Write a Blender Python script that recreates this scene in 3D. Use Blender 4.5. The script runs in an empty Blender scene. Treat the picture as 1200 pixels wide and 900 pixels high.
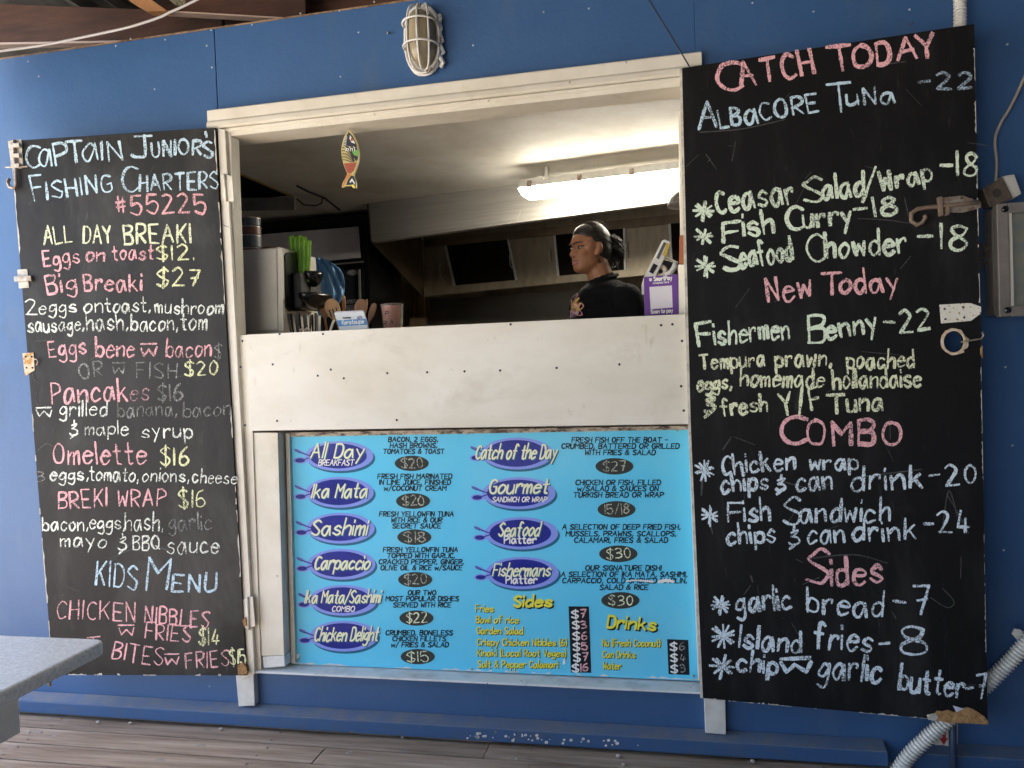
import bpy, bmesh, math, random
import numpy as np
from mathutils import Vector, Matrix
from mathutils.bvhtree import BVHTree
random.seed(7)
RND = random.Random(11)
scene = bpy.context.scene
col = scene.collection

# ------------------------------------------------------------------ camera
F = 900.0                    # focal length in pixels of a 1200 x 900 frame
CAM = Vector((0.0, -2.52, 1.26))
YAW, PITCH, ROLL = 0.20641, 0.02013, -0.03882
cy, sy, cp, sp = math.cos(YAW), math.sin(YAW), math.cos(PITCH), math.sin(PITCH)
FWD = Vector((-sy*cp, cy*cp, -sp)); _r = Vector((cy, sy, 0)); _u = _r.cross(FWD)
RIGHT = math.cos(ROLL)*_r + math.sin(ROLL)*_u
UP = -math.sin(ROLL)*_r + math.cos(ROLL)*_u
cd = bpy.data.cameras.new('camera'); cam = bpy.data.objects.new('camera', cd); col.objects.link(cam)
cd.sensor_width = 36; cd.lens = F/1200*36; cd.clip_start = 0.02; cd.clip_end = 3000
m = Matrix((RIGHT, UP, -FWD)).transposed().to_4x4(); m.translation = CAM
cam.matrix_world = m
scene.camera = cam
# ------------------------------------------------------------------ sky, sun, exposure
SUN_EL, SUN_AZ = math.radians(62), math.radians(-65)      # azimuth from +y: the sun stands to the left, slightly behind the kiosk
w = bpy.data.worlds.new('World'); scene.world = w; w.use_nodes = True
nt = w.node_tree; nt.nodes.clear()
sky = nt.nodes.new('ShaderNodeTexSky'); sky.sky_type = 'NISHITA'; sky.sun_disc = False
sky.sun_elevation = SUN_EL; sky.sun_rotation = SUN_AZ; sky.dust_density = 3.0; sky.ozone_density = 1.1
bg = nt.nodes.new('ShaderNodeBackground'); bg.inputs[1].default_value = 0.15
out = nt.nodes.new('ShaderNodeOutputWorld')
nt.links.new(sky.outputs[0], bg.inputs[0]); nt.links.new(bg.outputs[0], out.inputs[0])
sd = bpy.data.lights.new('sun', 'SUN'); sd.energy = 5.0; sd.angle = math.radians(0.5); sd.color = (1, .95, .88)
sun = bpy.data.objects.new('sun', sd); col.objects.link(sun)
sdir = Vector((math.sin(SUN_AZ)*math.cos(SUN_EL), math.cos(SUN_AZ)*math.cos(SUN_EL), math.sin(SUN_EL)))
sun.rotation_euler = sdir.to_track_quat('Z', 'Y').to_euler(); sun.location = sdir*30
scene.view_settings.view_transform = 'Standard'; scene.view_settings.look = 'None'
scene.view_settings.gamma = 1; scene.view_settings.exposure = 2.5
TUBE = 9.0
scene.cycles.max_bounces = 8; scene.cycles.diffuse_bounces = 5; scene.cycles.glossy_bounces = 3
scene.cycles.use_denoising = True; scene.cycles.sample_clamp_indirect = 6

# ------------------------------------------------------------------ projection helpers (used once, to lay things out on real planes)
def ray(u, v):
    return FWD*F + RIGHT*(u-600) + UP*(450-v)
class Plane:
    """a vertical plane through O along ux; n points outwards, to the street side"""
    def __init__(s, O, ux):
        s.O = Vector(O); s.ux = Vector(ux).normalized(); s.n = Vector((s.ux.y, -s.ux.x, 0)); s.uz = Vector((0, 0, 1))
    def loc(s, u, v, d=0.0):
        r = ray(u, v); t = (s.O + s.n*d - CAM).dot(s.n)/r.dot(s.n); p = CAM + r*t - s.O
        return p.dot(s.ux), p.z
    def w(s, a, b, d=0.0):
        return s.O + s.ux*a + s.uz*b + s.n*d
    def W(s, u, v, d=0.0):
        a, b = s.loc(u, v, d); return s.w(a, b, d)
def at(Y): return Plane((0, Y, 0), (1, 0, 0))
WALL = at(0)
def PZ(u, v, z):
    r = ray(u, v); return CAM + r*((z-CAM.z)/r.z)

# ------------------------------------------------------------------ materials
MATS = {}
def lin(c):
    return tuple(((x/255)/12.92 if x/255 <= .04045 else ((x/255+.055)/1.055)**2.4) for x in c)
def mat(name, c, rough=.6, c2=None, scale=6., detail=6, lo=.4, hi=.65, bump=0., bscale=80., metal=0., coat=0., stretch=(1, 1, 1),
        spots=None, sscale=60., sth=.7, emit=0., trans=0., spec=.5, rnd=0., alpha=1., bdist=.002, grime=None):
    if name in MATS: return MATS[name]
    m = bpy.data.materials.new(name); m.use_nodes = True; N = m.node_tree.nodes; L = m.node_tree.links
    b = N['Principled BSDF']; MATS[name] = m
    b.inputs['Base Color'].default_value = (*c, 1); b.inputs['Roughness'].default_value = rough
    b.inputs['Metallic'].default_value = metal; b.inputs['Coat Weight'].default_value = coat; b.inputs['Coat Roughness'].default_value = .06
    b.inputs['Specular IOR Level'].default_value = spec
    b.inputs['Transmission Weight'].default_value = trans; b.inputs['Alpha'].default_value = alpha
    if emit: b.inputs['Emission Color'].default_value = (*c, 1); b.inputs['Emission Strength'].default_value = emit
    tc = N.new('ShaderNodeTexCoord'); mp = N.new('ShaderNodeMapping'); mp.inputs['Scale'].default_value = stretch
    L.new(tc.outputs['Object'], mp.inputs[0])
    cur = None
    if c2:
        n = N.new('ShaderNodeTexNoise'); n.inputs['Scale'].default_value = scale; n.inputs['Detail'].default_value = detail; n.inputs['Roughness'].default_value = .65
        L.new(mp.outputs[0], n.inputs[0])
        r = N.new('ShaderNodeMapRange'); r.inputs[1].default_value = lo; r.inputs[2].default_value = hi; L.new(n.outputs[0], r.inputs[0])
        mx = N.new('ShaderNodeMix'); mx.data_type = 'RGBA'; mx.inputs[6].default_value = (*c, 1); mx.inputs[7].default_value = (*c2, 1)
        L.new(r.outputs[0], mx.inputs[0]); cur = mx.outputs[2]
    for gc, gs, glo, ghi, gst in (grime or []):
        mp2 = N.new('ShaderNodeMapping'); mp2.inputs['Scale'].default_value = gst; L.new(tc.outputs['Object'], mp2.inputs[0])
        n = N.new('ShaderNodeTexNoise'); n.inputs['Scale'].default_value = gs; n.inputs['Detail'].default_value = 8; n.inputs['Roughness'].default_value = .7; n.inputs['Distortion'].default_value = .4
        L.new(mp2.outputs[0], n.inputs[0])
        r = N.new('ShaderNodeMapRange'); r.inputs[1].default_value = glo; r.inputs[2].default_value = ghi; L.new(n.outputs[0], r.inputs[0])
        mx = N.new('ShaderNodeMix'); mx.data_type = 'RGBA'; mx.inputs[7].default_value = (*gc, 1)
        if cur: L.new(cur, mx.inputs[6])
        else: mx.inputs[6].default_value = (*c, 1)
        L.new(r.outputs[0], mx.inputs[0]); cur = mx.outputs[2]
    if spots:
        n = N.new('ShaderNodeTexNoise'); n.inputs['Scale'].default_value = sscale; n.inputs['Detail'].default_value = 3; L.new(tc.outputs['Object'], n.inputs[0])
        r = N.new('ShaderNodeMapRange'); r.inputs[1].default_value = sth; r.inputs[2].default_value = sth+.05; L.new(n.outputs[0], r.inputs[0])
        mx = N.new('ShaderNodeMix'); mx.data_type = 'RGBA'; mx.inputs[7].default_value = (*spots, 1)
        if cur: L.new(cur, mx.inputs[6])
        else: mx.inputs[6].default_value = (*c, 1)
        L.new(r.outputs[0], mx.inputs[0]); cur = mx.outputs[2]
    if rnd:
        oi = N.new('ShaderNodeObjectInfo'); hs = N.new('ShaderNodeHueSaturation')
        r = N.new('ShaderNodeMapRange'); r.inputs[3].default_value = 1-rnd; r.inputs[4].default_value = 1+rnd
        L.new(oi.outputs['Random'], r.inputs[0]); L.new(r.outputs[0], hs.inputs['Value'])
        if cur: L.new(cur, hs.inputs['Color'])
        else: hs.inputs['Color'].default_value = (*c, 1)
        cur = hs.outputs[0]
    if cur: L.new(cur, b.inputs['Base Color'])
    if bump:
        n = N.new('ShaderNodeTexNoise'); n.inputs['Scale'].default_value = bscale; n.inputs['Detail'].default_value = 5; L.new(mp.outputs[0], n.inputs[0])
        bp = N.new('ShaderNodeBump'); bp.inputs['Strength'].default_value = bump; bp.inputs['Distance'].default_value = bdist
        L.new(n.outputs[0], bp.inputs['Height']); L.new(bp.outputs[0], b.inputs['Normal'])
    return m
BLUE = mat('blue_paint', (.033, .096, .232), .42, (.046, .120, .275), 1.3, lo=.35, hi=.7, bump=.35, bscale=90, grime=[((.085, .13, .20), 3.5, .56, .9, (1, 1, .35)), ((.03, .05, .08), 2.2, .62, .95, (1, 1, .6))], spots=(.13, .2, .34), sscale=26, sth=.765)
BLUE2 = mat('blue_skirting_paint', (.034, .094, .225), .5, (.06, .10, .18), 9, lo=.5, hi=.75, bump=.5, bscale=60, spots=(.15, .15, .14), sscale=22, sth=.7)
WHITE = mat('white_paint', (.76, .72, .62), .5, (.66, .61, .50), 5, bump=.25, bscale=90, grime=[((.48, .41, .30), 9, .58, .85, (1, 1, .4)), ((.25, .2, .14), 50, .70, .78, (1, 1, .4))], spots=(.34, .27, .17), sscale=38, sth=.735)
PANELW = mat('white_plywood', (.77, .73, .645), .55, (.66, .61, .50), 4, lo=.42, hi=.7, bump=.2, bscale=120, stretch=(.5, 1, 1), grime=[((.50, .44, .33), 2.2, .55, .85, (1, 1, 1.6)), ((.46, .42, .34), 14, .62, .8, (1, 1, .5)), ((.30, .27, .22), 40, .70, .78, (1, 1, 3))], spots=(.42, .37, .28), sscale=30, sth=.745)
LEDGE = mat('weathered_white_sill', (.70, .71, .70), .6, (.48, .48, .45), 12, lo=.5, hi=.72, bump=.5, bscale=60, spots=(.1, .09, .08), sscale=55, sth=.72)
CHALKB = mat('chalkboard_black', (.0065, .0065, .007), .6, (.020, .020, .021), 5, lo=.5, hi=.8, stretch=(1.6, 1, .5), grime=[((.055, .055, .055), 2.6, .56, 1.0, (1, 1, .45)), ((.09, .09, .09), 26, .62, 1.0, (2.5, 1, .35))], bump=.25, bscale=220, spots=(.16, .16, .16), sscale=95, sth=.775, spec=.15)
CHALKL = mat('chalkboard_grey_black', (.018, .0175, .017), .55, (.040, .038, .036), 4, lo=.45, hi=.78, stretch=(1.4, 1, .6), grime=[((.11, .11, .105), 3.2, .5, 1.0, (1, 1, .5)), ((.14, .14, .14), 24, .62, 1.0, (2.2, 1, .4))], bump=.3, bscale=200, spots=(.2, .2, .2), sscale=85, sth=.765, spec=.25)
PLYEDGE = mat('chipped_plywood', (.42, .24, .10), .9, (.25, .13, .05), 60, bump=1, bscale=90, bdist=.006)
EDGEW = mat('chipped_white_edge', (.60, .57, .50), .7, (.30, .27, .22), 30, lo=.45, hi=.7)
DECK = mat('weathered_decking', (.47, .375, .29), .7, (.27, .195, .135), 5, lo=.35, hi=.65, grime=[((.15, .10, .07), 6, .48, .8, (.3, 4, 1)), ((.07, .05, .035), 26, .55, .75, (.12, 9, 1)), ((.62, .56, .50), 20, .6, .85, (.15, 8, 1))], stretch=(.35, 6, 1), bump=.7, bscale=30, bdist=.004, rnd=.16, spots=(.30, .26, .22), sscale=16, sth=.66)
TIMBER = mat('brown_rafter_timber', (.095, .038, .02), .75, (.045, .018, .010), 7, stretch=(.5, 1, 3), bump=.4, bscale=40, rnd=.1)
TIMBERL = mat('orange_timber', (.42, .20, .08), .7, (.30, .14, .05), 8, bump=.3)
DARK = mat('void_shade_black', (.012, .010, .009), .9)  # near black stands in for the shade of the roof void
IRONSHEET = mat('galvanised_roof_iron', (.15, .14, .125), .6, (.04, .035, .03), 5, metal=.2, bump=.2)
GROUND = mat('pale_coral_ground', (.53, .50, .445), .95, (.43, .405, .355), 2, bump=.5, bscale=8, bdist=.03)
GALV = mat('tarnished_steel', (.42, .38, .33), .45, (.22, .14, .09), 40, metal=.7, bump=.3)
RUST = mat('rusty_iron', (.21, .16, .12), .7, (.28, .20, .14), 50, metal=.4, bump=.6)
PLASTW = mat('white_plastic', (.72, .71, .67), .4, (.60, .58, .52), 14)
BLACKP = mat('black_plastic', (.008, .008, .009), .22)
BLACKM = mat('black_matt', (.012, .012, .013), .6)

# ------------------------------------------------------------------ mesh helpers
class MB:
    def __init__(s): s.v = []; s.f = []
    def poly(s, pts):
        i = len(s.v); s.v += [Vector(p) for p in pts]; s.f.append(tuple(range(i, i+len(pts)))); return s
    def prism(s, front, back):
        """front and back: equal lists of world points"""
        n = len(front); i = len(s.v); s.v += [Vector(p) for p in front] + [Vector(p) for p in back]
        s.f.append(tuple(range(i, i+n))); s.f.append(tuple(range(i+2*n-1, i+n-1, -1)))
        for k in range(n):
            j = (k+1) % n; s.f.append((i+j, i+k, i+n+k, i+n+j))
        return s
    def box(s, a, b):
        x0, y0, z0 = [min(p, q) for p, q in zip(a, b)]; x1, y1, z1 = [max(p, q) for p, q in zip(a, b)]
        return s.prism([(x0, y0, z0), (x1, y0, z0), (x1, y0, z1), (x0, y0, z1)], [(x0, y1, z0), (x1, y1, z0), (x1, y1, z1), (x0, y1, z1)])
    def px(s, pl, pts, d0, d1, dref=None):
        """a shape given by photograph points on plane pl, from depth d0 (back) to d1 (front)"""
        q = [pl.loc(u, v, d1 if dref is None else dref) for u, v in pts]
        return s.prism([pl.w(a, b, d1) for a, b in q], [pl.w(a, b, d0) for a, b in q])
    def rect(s, pl, a, b, d0, d1):
        p, q = pl.loc(*a, d1), pl.loc(*b, d1); x0, x1 = sorted((p[0], q[0])); z0, z1 = sorted((p[1], q[1]))
        c = [(x0, z0), (x1, z0), (x1, z1), (x0, z1)]
        return s.prism([pl.w(*k, d1) for k in c], [pl.w(*k, d0) for k in c])
    def tube(s, pts, r, n=8, cap=True, rs=None):
        pts = [Vector(p) for p in pts]; i0 = len(s.v); up = None
        for k, p in enumerate(pts):
            t = (pts[min(k+1, len(pts)-1)] - pts[max(k-1, 0)]).normalized()
            if up is None: up = Vector((0, 0, 1)) if abs(t.z) < .9 else Vector((1, 0, 0))
            a = t.cross(up)
            if a.length < 1e-4: a = t.orthogonal()
            a.normalize(); b = a.cross(t).normalized(); up = b
            rr = rs[k] if rs else r
            for j in range(n):
                an = 2*math.pi*j/n; s.v.append(p + (a*math.cos(an) + b*math.sin(an))*rr)
        for k in range(len(pts)-1):
            for j in range(n):
                j2 = (j+1) % n; q = i0+k*n; s.f.append((q+j, q+n+j, q+n+j2, q+j2))
        if cap:
            s.f.append(tuple(range(i0, i0+n))); q = i0+(len(pts)-1)*n; s.f.append(tuple(range(q+n-1, q-1, -1)))
        return s
    def ball(s, c, r, nu=16, nv=10, M=None):
        c = Vector(c); r = (r, r, r) if not hasattr(r, '__len__') else r; i0 = len(s.v)
        for k in range(nv+1):
            th = math.pi*k/nv
            for j in range(nu):
                ph = 2*math.pi*j/nu
                p = Vector((r[0]*math.sin(th)*math.cos(ph), r[1]*math.sin(th)*math.sin(ph), r[2]*math.cos(th)))
                s.v.append(c + (M @ p if M else p))
        for k in range(nv):
            for j in range(nu):
                j2 = (j+1) % nu; q = i0+k*nu; s.f.append((q+j, q+nu+j, q+nu+j2, q+j2))
        return s
    def lathe(s, c, prof, n=20, closed=True):
        c = Vector(c); i0 = len(s.v)
        for r, z in prof:
            for j in range(n):
                a = 2*math.pi*j/n; s.v.append(c + Vector((r*math.cos(a), r*math.sin(a), z)))
        for k in range(len(prof)-1):
            for j in range(n):
                j2 = (j+1) % n; q = i0+k*n; s.f.append((q+j, q+j2, q+n+j2, q+n+j))
        if closed: s.f.append(tuple(range(i0+n-1, i0-1, -1))); q = i0+(len(prof)-1)*n; s.f.append(tuple(range(q, q+n)))
        return s
    def profile(s, prof, x0, x1):
        """prof: (d, z) points, d outwards from the wall, swept along x"""
        return s.prism([(x0, -d, z) for d, z in prof], [(x1, -d, z) for d, z in prof])

def base_of(o): return Vector(o['_b']) if '_b' in o else Vector((0, 0, 0))
def link(name, mb, m, parent=None, bevel=0., smooth=False, origin=None, merge=False):
    b = base_of(parent) if parent else (Vector(origin) if origin is not None else Vector((0, 0, 0)))
    me = bpy.data.meshes.new(name); me.from_pydata([tuple(v-b) for v in mb.v], [], mb.f)
    if merge or smooth:
        bm = bmesh.new(); bm.from_mesh(me); bmesh.ops.remove_doubles(bm, verts=bm.verts, dist=1e-6)
        bmesh.ops.recalc_face_normals(bm, faces=bm.faces); bm.to_mesh(me); bm.free()
    me.materials.append(m)
    if smooth:
        me.polygons.foreach_set('use_smooth', [True]*len(me.polygons))
    o = bpy.data.objects.new(name, me); col.objects.link(o)
    if parent: o.parent = parent
    else: o.location = b
    o['_b'] = tuple(b)
    if bevel:
        md = o.modifiers.new('bevel', 'BEVEL'); md.width = bevel; md.segments = 2; md.limit_method = 'ANGLE'
    return o
def thing(name, label, cat, loc, group=None):
    o = bpy.data.objects.new(name, None); col.objects.link(o); o.location = loc; o['_b'] = tuple(loc)
    o.empty_display_size = .1; o['label'] = label; o['category'] = cat
    if group: o['group'] = group
    return o
def tag(o, label, cat, group=None):
    o['label'] = label; o['category'] = cat
    if group: o['group'] = group
    return o
def copies(name, mesh, parent, pts):
    for p in pts:
        o = bpy.data.objects.new(name, mesh); col.objects.link(o); o.parent = parent; o.location = Vector(p)-base_of(parent); o['_b'] = parent['_b']

# ------------------------------------------------------------------ one-line lettering (stroke font)
G = {
 'a': '~57381705133357 5863', 'b': '0c03 ~062857543304', 'c': '~57381705133354', 'd': '~57381705133355 5c53', 'e': '~065657381705133354',
 'f': '~5b3c2a23 0848', 'g': '~57381705143456 ~5857523001', 'h': '0c03 ~06385753', 'i': '0803 0a0b', 'j': '~28221000 2a2b', 'k': '0b03 4805 2653',
 'l': '0c03', 'm': '0803 ~06283733 ~36586763', 'n': '0803 ~06385753', 'o': '~3817051333555738', 'p': '0800 ~062857543304', 'q': '~57381705133355 5850',
 'r': '0803 ~06284847', 's': '~5738171645543304', 't': '~2b243343 0848', 'u': '~0804133355 5853', 'v': '082358', 'w': '0813375368', 'x': '0853 5803',
 'y': '0834 5810', 'z': '08580353',
 'A': '033b63 1656', 'B': '0b03 ~0b3b5a4807 ~0747554303', 'C': '~5a3b1a07143354', 'D': '0b03 ~0b3b59553303', 'E': '5b0b0353 0747', 'F': '5b0b03 0747',
 'G': '~5a3b1a0714335457 5737', 'H': '0b03 5b53 0757', 'I': '0b03', 'J': '~4b44331304 1b6b', 'K': '0b03 5b06 2753', 'L': '0b0353', 'M': '030b376b63',
 'N': '030b535b', 'O': '~3b1a07143354675a3b', 'P': '0b03 ~0b3b5a583706', 'Q': '~3b1a07143354675a3b 3563', 'R': '0b03 ~0b3b5a583706 2653',
 'S': '~5a3b1a09184655432304', 'T': '0b6b 3b33', 'U': '~0b051333555b', 'V': '0b335b', 'W': '0b1338536b', 'X': '0b53 5b03',
 'Y': '0b376b 3733', 'Z': '0b5b0353',
 '0': '~2b09052345492b', '1': '0b03', '2': '~0a2b4a4803 0353', '3': '~0a2b4a4817 ~1737553303', '4': '2b0555 4833', '5': '4b0b07 ~073856432304',
 '6': '~4b19051333553706', '7': '0b5b23 1747', '8': '~4a2b0a184644230406384a', '9': '~4a2b0a08264849 4a33', '$': '~5a3b1a09184655432304 3c32',
 '#': '1a14 3a34 0848 0646', '-': '0747', '/': '024c', ',': '1402', '.': '0304', "'": '0b09', 
 '(': '~1c090512', ')': '~0c191502', '!': '0b06 0403', '~': '0813375368 0a6a', '_': '0353',
}
G['&'] = '~193a3917 ~1736341304 2c2a 2301'
G['*'] = '3a34 0758 0559'
G['+'] = '63192b4b490604234467'
def glyph(ch):
    g = G.get(ch)
    if g is None: return [], 3
    out = []; mx = 0
    for st in g.split():
        sm = st[0] == '~'; st = st.lstrip('~')
        p = [(int(st[i], 36), int(st[i+1], 36)-3) for i in range(0, len(st)-1, 2)]
        mx = max(mx, max(q[0] for q in p)); out.append((sm, p))
    return out, mx
def spline(p, n=4):
    if len(p) < 3: return p
    q = [p[0]] + p + [p[-1]]; o = []
    for i in range(1, len(q)-2):
        for k in range(n):
            t = k/n; a, b, c, d = q[i-1], q[i], q[i+1], q[i+2]
            o.append(tuple(.5*((2*b[j]) + (-a[j]+c[j])*t + (2*a[j]-5*b[j]+4*c[j]-d[j])*t*t + (-a[j]+3*b[j]-3*c[j]+d[j])*t**3) for j in (0, 1)))
    o.append(p[-1]); return o
def strokes(text, x0, y0, x1, y1, cap, jit=0., slant=0., gap=2.0, rnd=RND):
    """photograph-space polylines of a line of lettering from (x0,y0) to (x1,y1); cap = capital height"""
    items = []; x = 0
    i = 0; big = 1.
    while i < len(text):
        c = text[i]
        if c == '^': big = 1.35; i += 1; continue
        if c == ' ': x += 4.4; i += 1; big = 1.; continue
        g, wd = glyph(c); items.append((x, g, big)); x += wd*big + gap; big = 1.; i += 1
    tot = max(x-gap, .5); sx = math.hypot(x1-x0, y1-y0)/tot
    if tot < 1: sx = cap/8
    an = math.atan2(y1-y0, x1-x0); ca, sa = math.cos(an), math.sin(an); sc = cap/8.; out = []
    for gx, g, bigf in items:
        jy = rnd.uniform(-1, 1)*jit*cap*.05; jr = rnd.uniform(-1, 1)*jit*.07; js = 1+rnd.uniform(-1, 1)*jit*.06
        for sm, p in g:
            q = []
            for a, b in p:
                a += rnd.uniform(-1, 1)*jit*.22; b += rnd.uniform(-1, 1)*jit*.28
                X = (gx + a*bigf)*sx + b*sc*(slant+jr); Y = -b*bigf*sc*js + jy
                q.append((x0 + X*ca - Y*sa, y0 + X*sa + Y*ca))
            out.append(spline(q) if sm else q)
            if not sm and len(q) > 2: out[-1] = ('S', q)
    r = []
    for o in out:
        if isinstance(o, tuple) and o[0] == 'S':
            for k in range(len(o[1])-1): r.append([o[1][k], o[1][k+1]])
        else: r.append(o)
    return r
LAYER = [0]
def ribbon(mb, pl, pts, wpx, d, rough=0., step=None, rnd=RND):
    """a flat stroke lying on plane pl"""
    if len(pts) < 2: return
    if step:
        q = [pts[0]]
        for a, b in zip(pts, pts[1:]):
            L = math.hypot(b[0]-a[0], b[1]-a[1]); n = max(1, int(L/step))
            q += [(a[0]+(b[0]-a[0])*k/n, a[1]+(b[1]-a[1])*k/n) for k in range(1, n+1)]
        pts = q
    LAYER[0] = (LAYER[0]+1) % 40; dd = d + LAYER[0]*5e-6
    P = []
    n = len(pts); pr = rnd.uniform(-.5, .5); e1 = e2 = 0.
    for k in range(n):
        pr = max(-1, min(1, pr+rnd.uniform(-.45, .45))); e1 = e1*.5+rnd.uniform(-1, 1)*.22; e2 = e2*.5+rnd.uniform(-1, 1)*.22
        a = pts[max(k-1, 0)]; b = pts[min(k+1, n-1)]; tx, ty = b[0]-a[0], b[1]-a[1]; L = math.hypot(tx, ty) or 1; tx /= L; ty /= L
        x, y = pts[k]
        if k == 0: x -= tx*wpx*.35; y -= ty*wpx*.35
        if k == n-1: x += tx*wpx*.35; y += ty*wpx*.35
        w1 = wpx/2*(1+(pr*.75+e1)*rough); w2 = wpx/2*(1+(pr*.75+e2)*rough)
        if k in (0, n-1): w1 *= .75; w2 *= .75
        P.append((pl.W(x-ty*w1, y+tx*w1, dd), pl.W(x+ty*w2, y-tx*w2, dd)))
    i = len(mb.v)
    for k, (a, b) in enumerate(P):
        e = pl.n*(k*1e-6); mb.v += [a+e, b+e]
    for k in range(n-1): q = i+2*k; mb.f.append((q, q+1, q+3, q+2))

def chalkmat(name, c, cover=.5):
    m = bpy.data.materials.new(name); m.use_nodes = True; N = m.node_tree.nodes; L = m.node_tree.links; b = N['Principled BSDF']
    b.inputs['Roughness'].default_value = .95; b.inputs['Specular IOR Level'].default_value = .1
    tc = N.new('ShaderNodeTexCoord'); n = N.new('ShaderNodeTexNoise'); n.inputs['Scale'].default_value = 240; n.inputs['Detail'].default_value = 2.5
    n2 = N.new('ShaderNodeTexNoise'); n2.inputs['Scale'].default_value = 16; n2.inputs['Detail'].default_value = 2
    L.new(tc.outputs['Object'], n.inputs[0]); L.new(tc.outputs['Object'], n2.inputs[0])
    ad = N.new('ShaderNodeMath'); ad.operation = 'MULTIPLY_ADD'; ad.inputs[1].default_value = .45; L.new(n2.outputs[0], ad.inputs[0]); L.new(n.outputs[0], ad.inputs[2])
    r = N.new('ShaderNodeMapRange'); r.inputs[1].default_value = .84-cover*.42; r.inputs[2].default_value = 1.0-cover*.42; L.new(ad.outputs[0], r.inputs[0])
    mx = N.new('ShaderNodeMix'); mx.data_type = 'RGBA'; mx.inputs[6].default_value = (.05+c[0]*.10, .05+c[1]*.10, .05+c[2]*.10, 1); mx.inputs[7].default_value = (*c, 1)
    L.new(r.outputs[0], mx.inputs[0]); L.new(mx.outputs[2], b.inputs['Base Color']); return m
CH = {
 'w': chalkmat('white_chalk', (.80, .84, .76), .64), 'W': chalkmat('faint_white_chalk', (.42, .43, .41), .3),
 'p': chalkmat('pink_chalk', (.86, .47, .50), .64), 'P': chalkmat('faint_pink_chalk', (.60, .34, .37), .5),
 'y': chalkmat('yellow_chalk', (.82, .84, .50), .60), 'b': chalkmat('blue_chalk', (.56, .74, .86), .62), 'n': chalkmat('near_white_blue_chalk', (.68, .79, .87), .62),
 'B': chalkmat('faint_blue_chalk', (.36, .48, .60), .45), 'g': chalkmat('greenish_white_chalk', (.74, .85, .68), .66),
 'l': chalkmat('pale_yellow_chalk', (.80, .84, .58), .62), 's': chalkmat('wiped_chalk', (.10, .10, .10), .3)}
CH['W3'] = chalkmat('greyed_white_chalk', (.52, .52, .42), .5)
CHN = dict(w='white', W='faint white', p='pink', P='faint pink', y='yellow', b='light blue', n='bluish white', B='faint blue', g='greenish white', l='pale yellow')
def chalk(pl, parent, words, c, wpx, d=.0008, jit=1., gap=2.6):
    """words: list of (text, x0, y0, x1, y1, cap)"""
    runs = [[words[0]]]
    for a, b in zip(words, words[1:]):
        if b[1]-a[3] >= 4: runs.append([])
        runs[-1].append(b)
    if len(runs) > 1:
        for r in runs: o = chalk(pl, parent, r, c, wpx, d, jit, gap)
        return o
    mb = MB(); y0_ = words[0][2] if pl is PL else 999
    for (t, x0, y0, x1, y1, cap) in words:
        for s in strokes(t, x0, y0, x1, y1, cap, jit, gap=gap):
            ribbon(mb, pl, s, wpx*.86, d, .5, 1.7)
    o = link('chalk_writing', mb, CH[c], parent)
    txt = ''.join(wd[0].replace('~', 'w') for wd in words)
    o['label'] = ('%s chalk writing reading %s' % (CHN[c], txt))[:90] if y0_ > 240 else '%s chalk writing in the board heading' % CHN[c]
    return o

# ================================================================== SETTING
o = link('ground', MB().poly([(-60, -80, -.18), (60, -80, -.18), (60, 60, -.18), (-60, 60, -.18)]), GROUND); o['kind'] = 'structure'
dk = bpy.data.objects.new('deck', None); col.objects.link(dk); dk['kind'] = 'structure'; dk['_b'] = (0, 0, 0)
PWID = .1085
pm = {}
for L_ in (2.4, 3.0):
    mb = MB().box((0, -PWID+.008, -.032), (L_-.004, 0, 0))
    t_ = link('plank', mb, DECK, dk, bevel=.003); pm[L_] = t_.data; bpy.data.objects.remove(t_)
scr = MB().lathe((0, 0, 0), [(.0045, 0), (.004, .0015), (.001, .002)], 8); t_ = link('deck_screw', scr, GALV, dk); SCREW = t_.data; bpy.data.objects.remove(t_)
y = .0805; row = 0
while y > -5.2:
    x = -3.4 - RND.uniform(0, .3); k = 0
    while x < 4.4:
        L_ = (2.4, 3.0)[(row+k) % 2]
        p = bpy.data.objects.new('plank', pm[L_]); col.objects.link(p); p.parent = dk; p['_b'] = (0, 0, 0)
        p.location = (x, y, RND.uniform(-.0015, .0015)); p.rotation_euler = (RND.uniform(-.006, .006), RND.uniform(-.0007, .0007), 0)
        x += L_; k += 1
    if -1.0 < y < .05:
        copies('deck_screw', SCREW, dk, [(xx+RND.uniform(-.01, .01), y-yy, .002) for xx in (-2.3, -1.4, -.5, .4) for yy in (.028, .082)])
    y -= PWID; row += 1
o = link('deck_bearer', MB().box((-3.4, -5.2, -.16), (4.4, -5.12, -.036)).box((-3.4, -.1, -.16), (4.4, 0, -.036)).box((-3.4, -2.7, -.16), (4.4, -2.6, -.036)), TIMBER, dk)

def disc_pts0(cx, cy, rx, ry, n=8): return [(cx+rx*math.cos(2*math.pi*i/n), cy+ry*math.sin(2*math.pi*i/n)) for i in range(n)]
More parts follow.
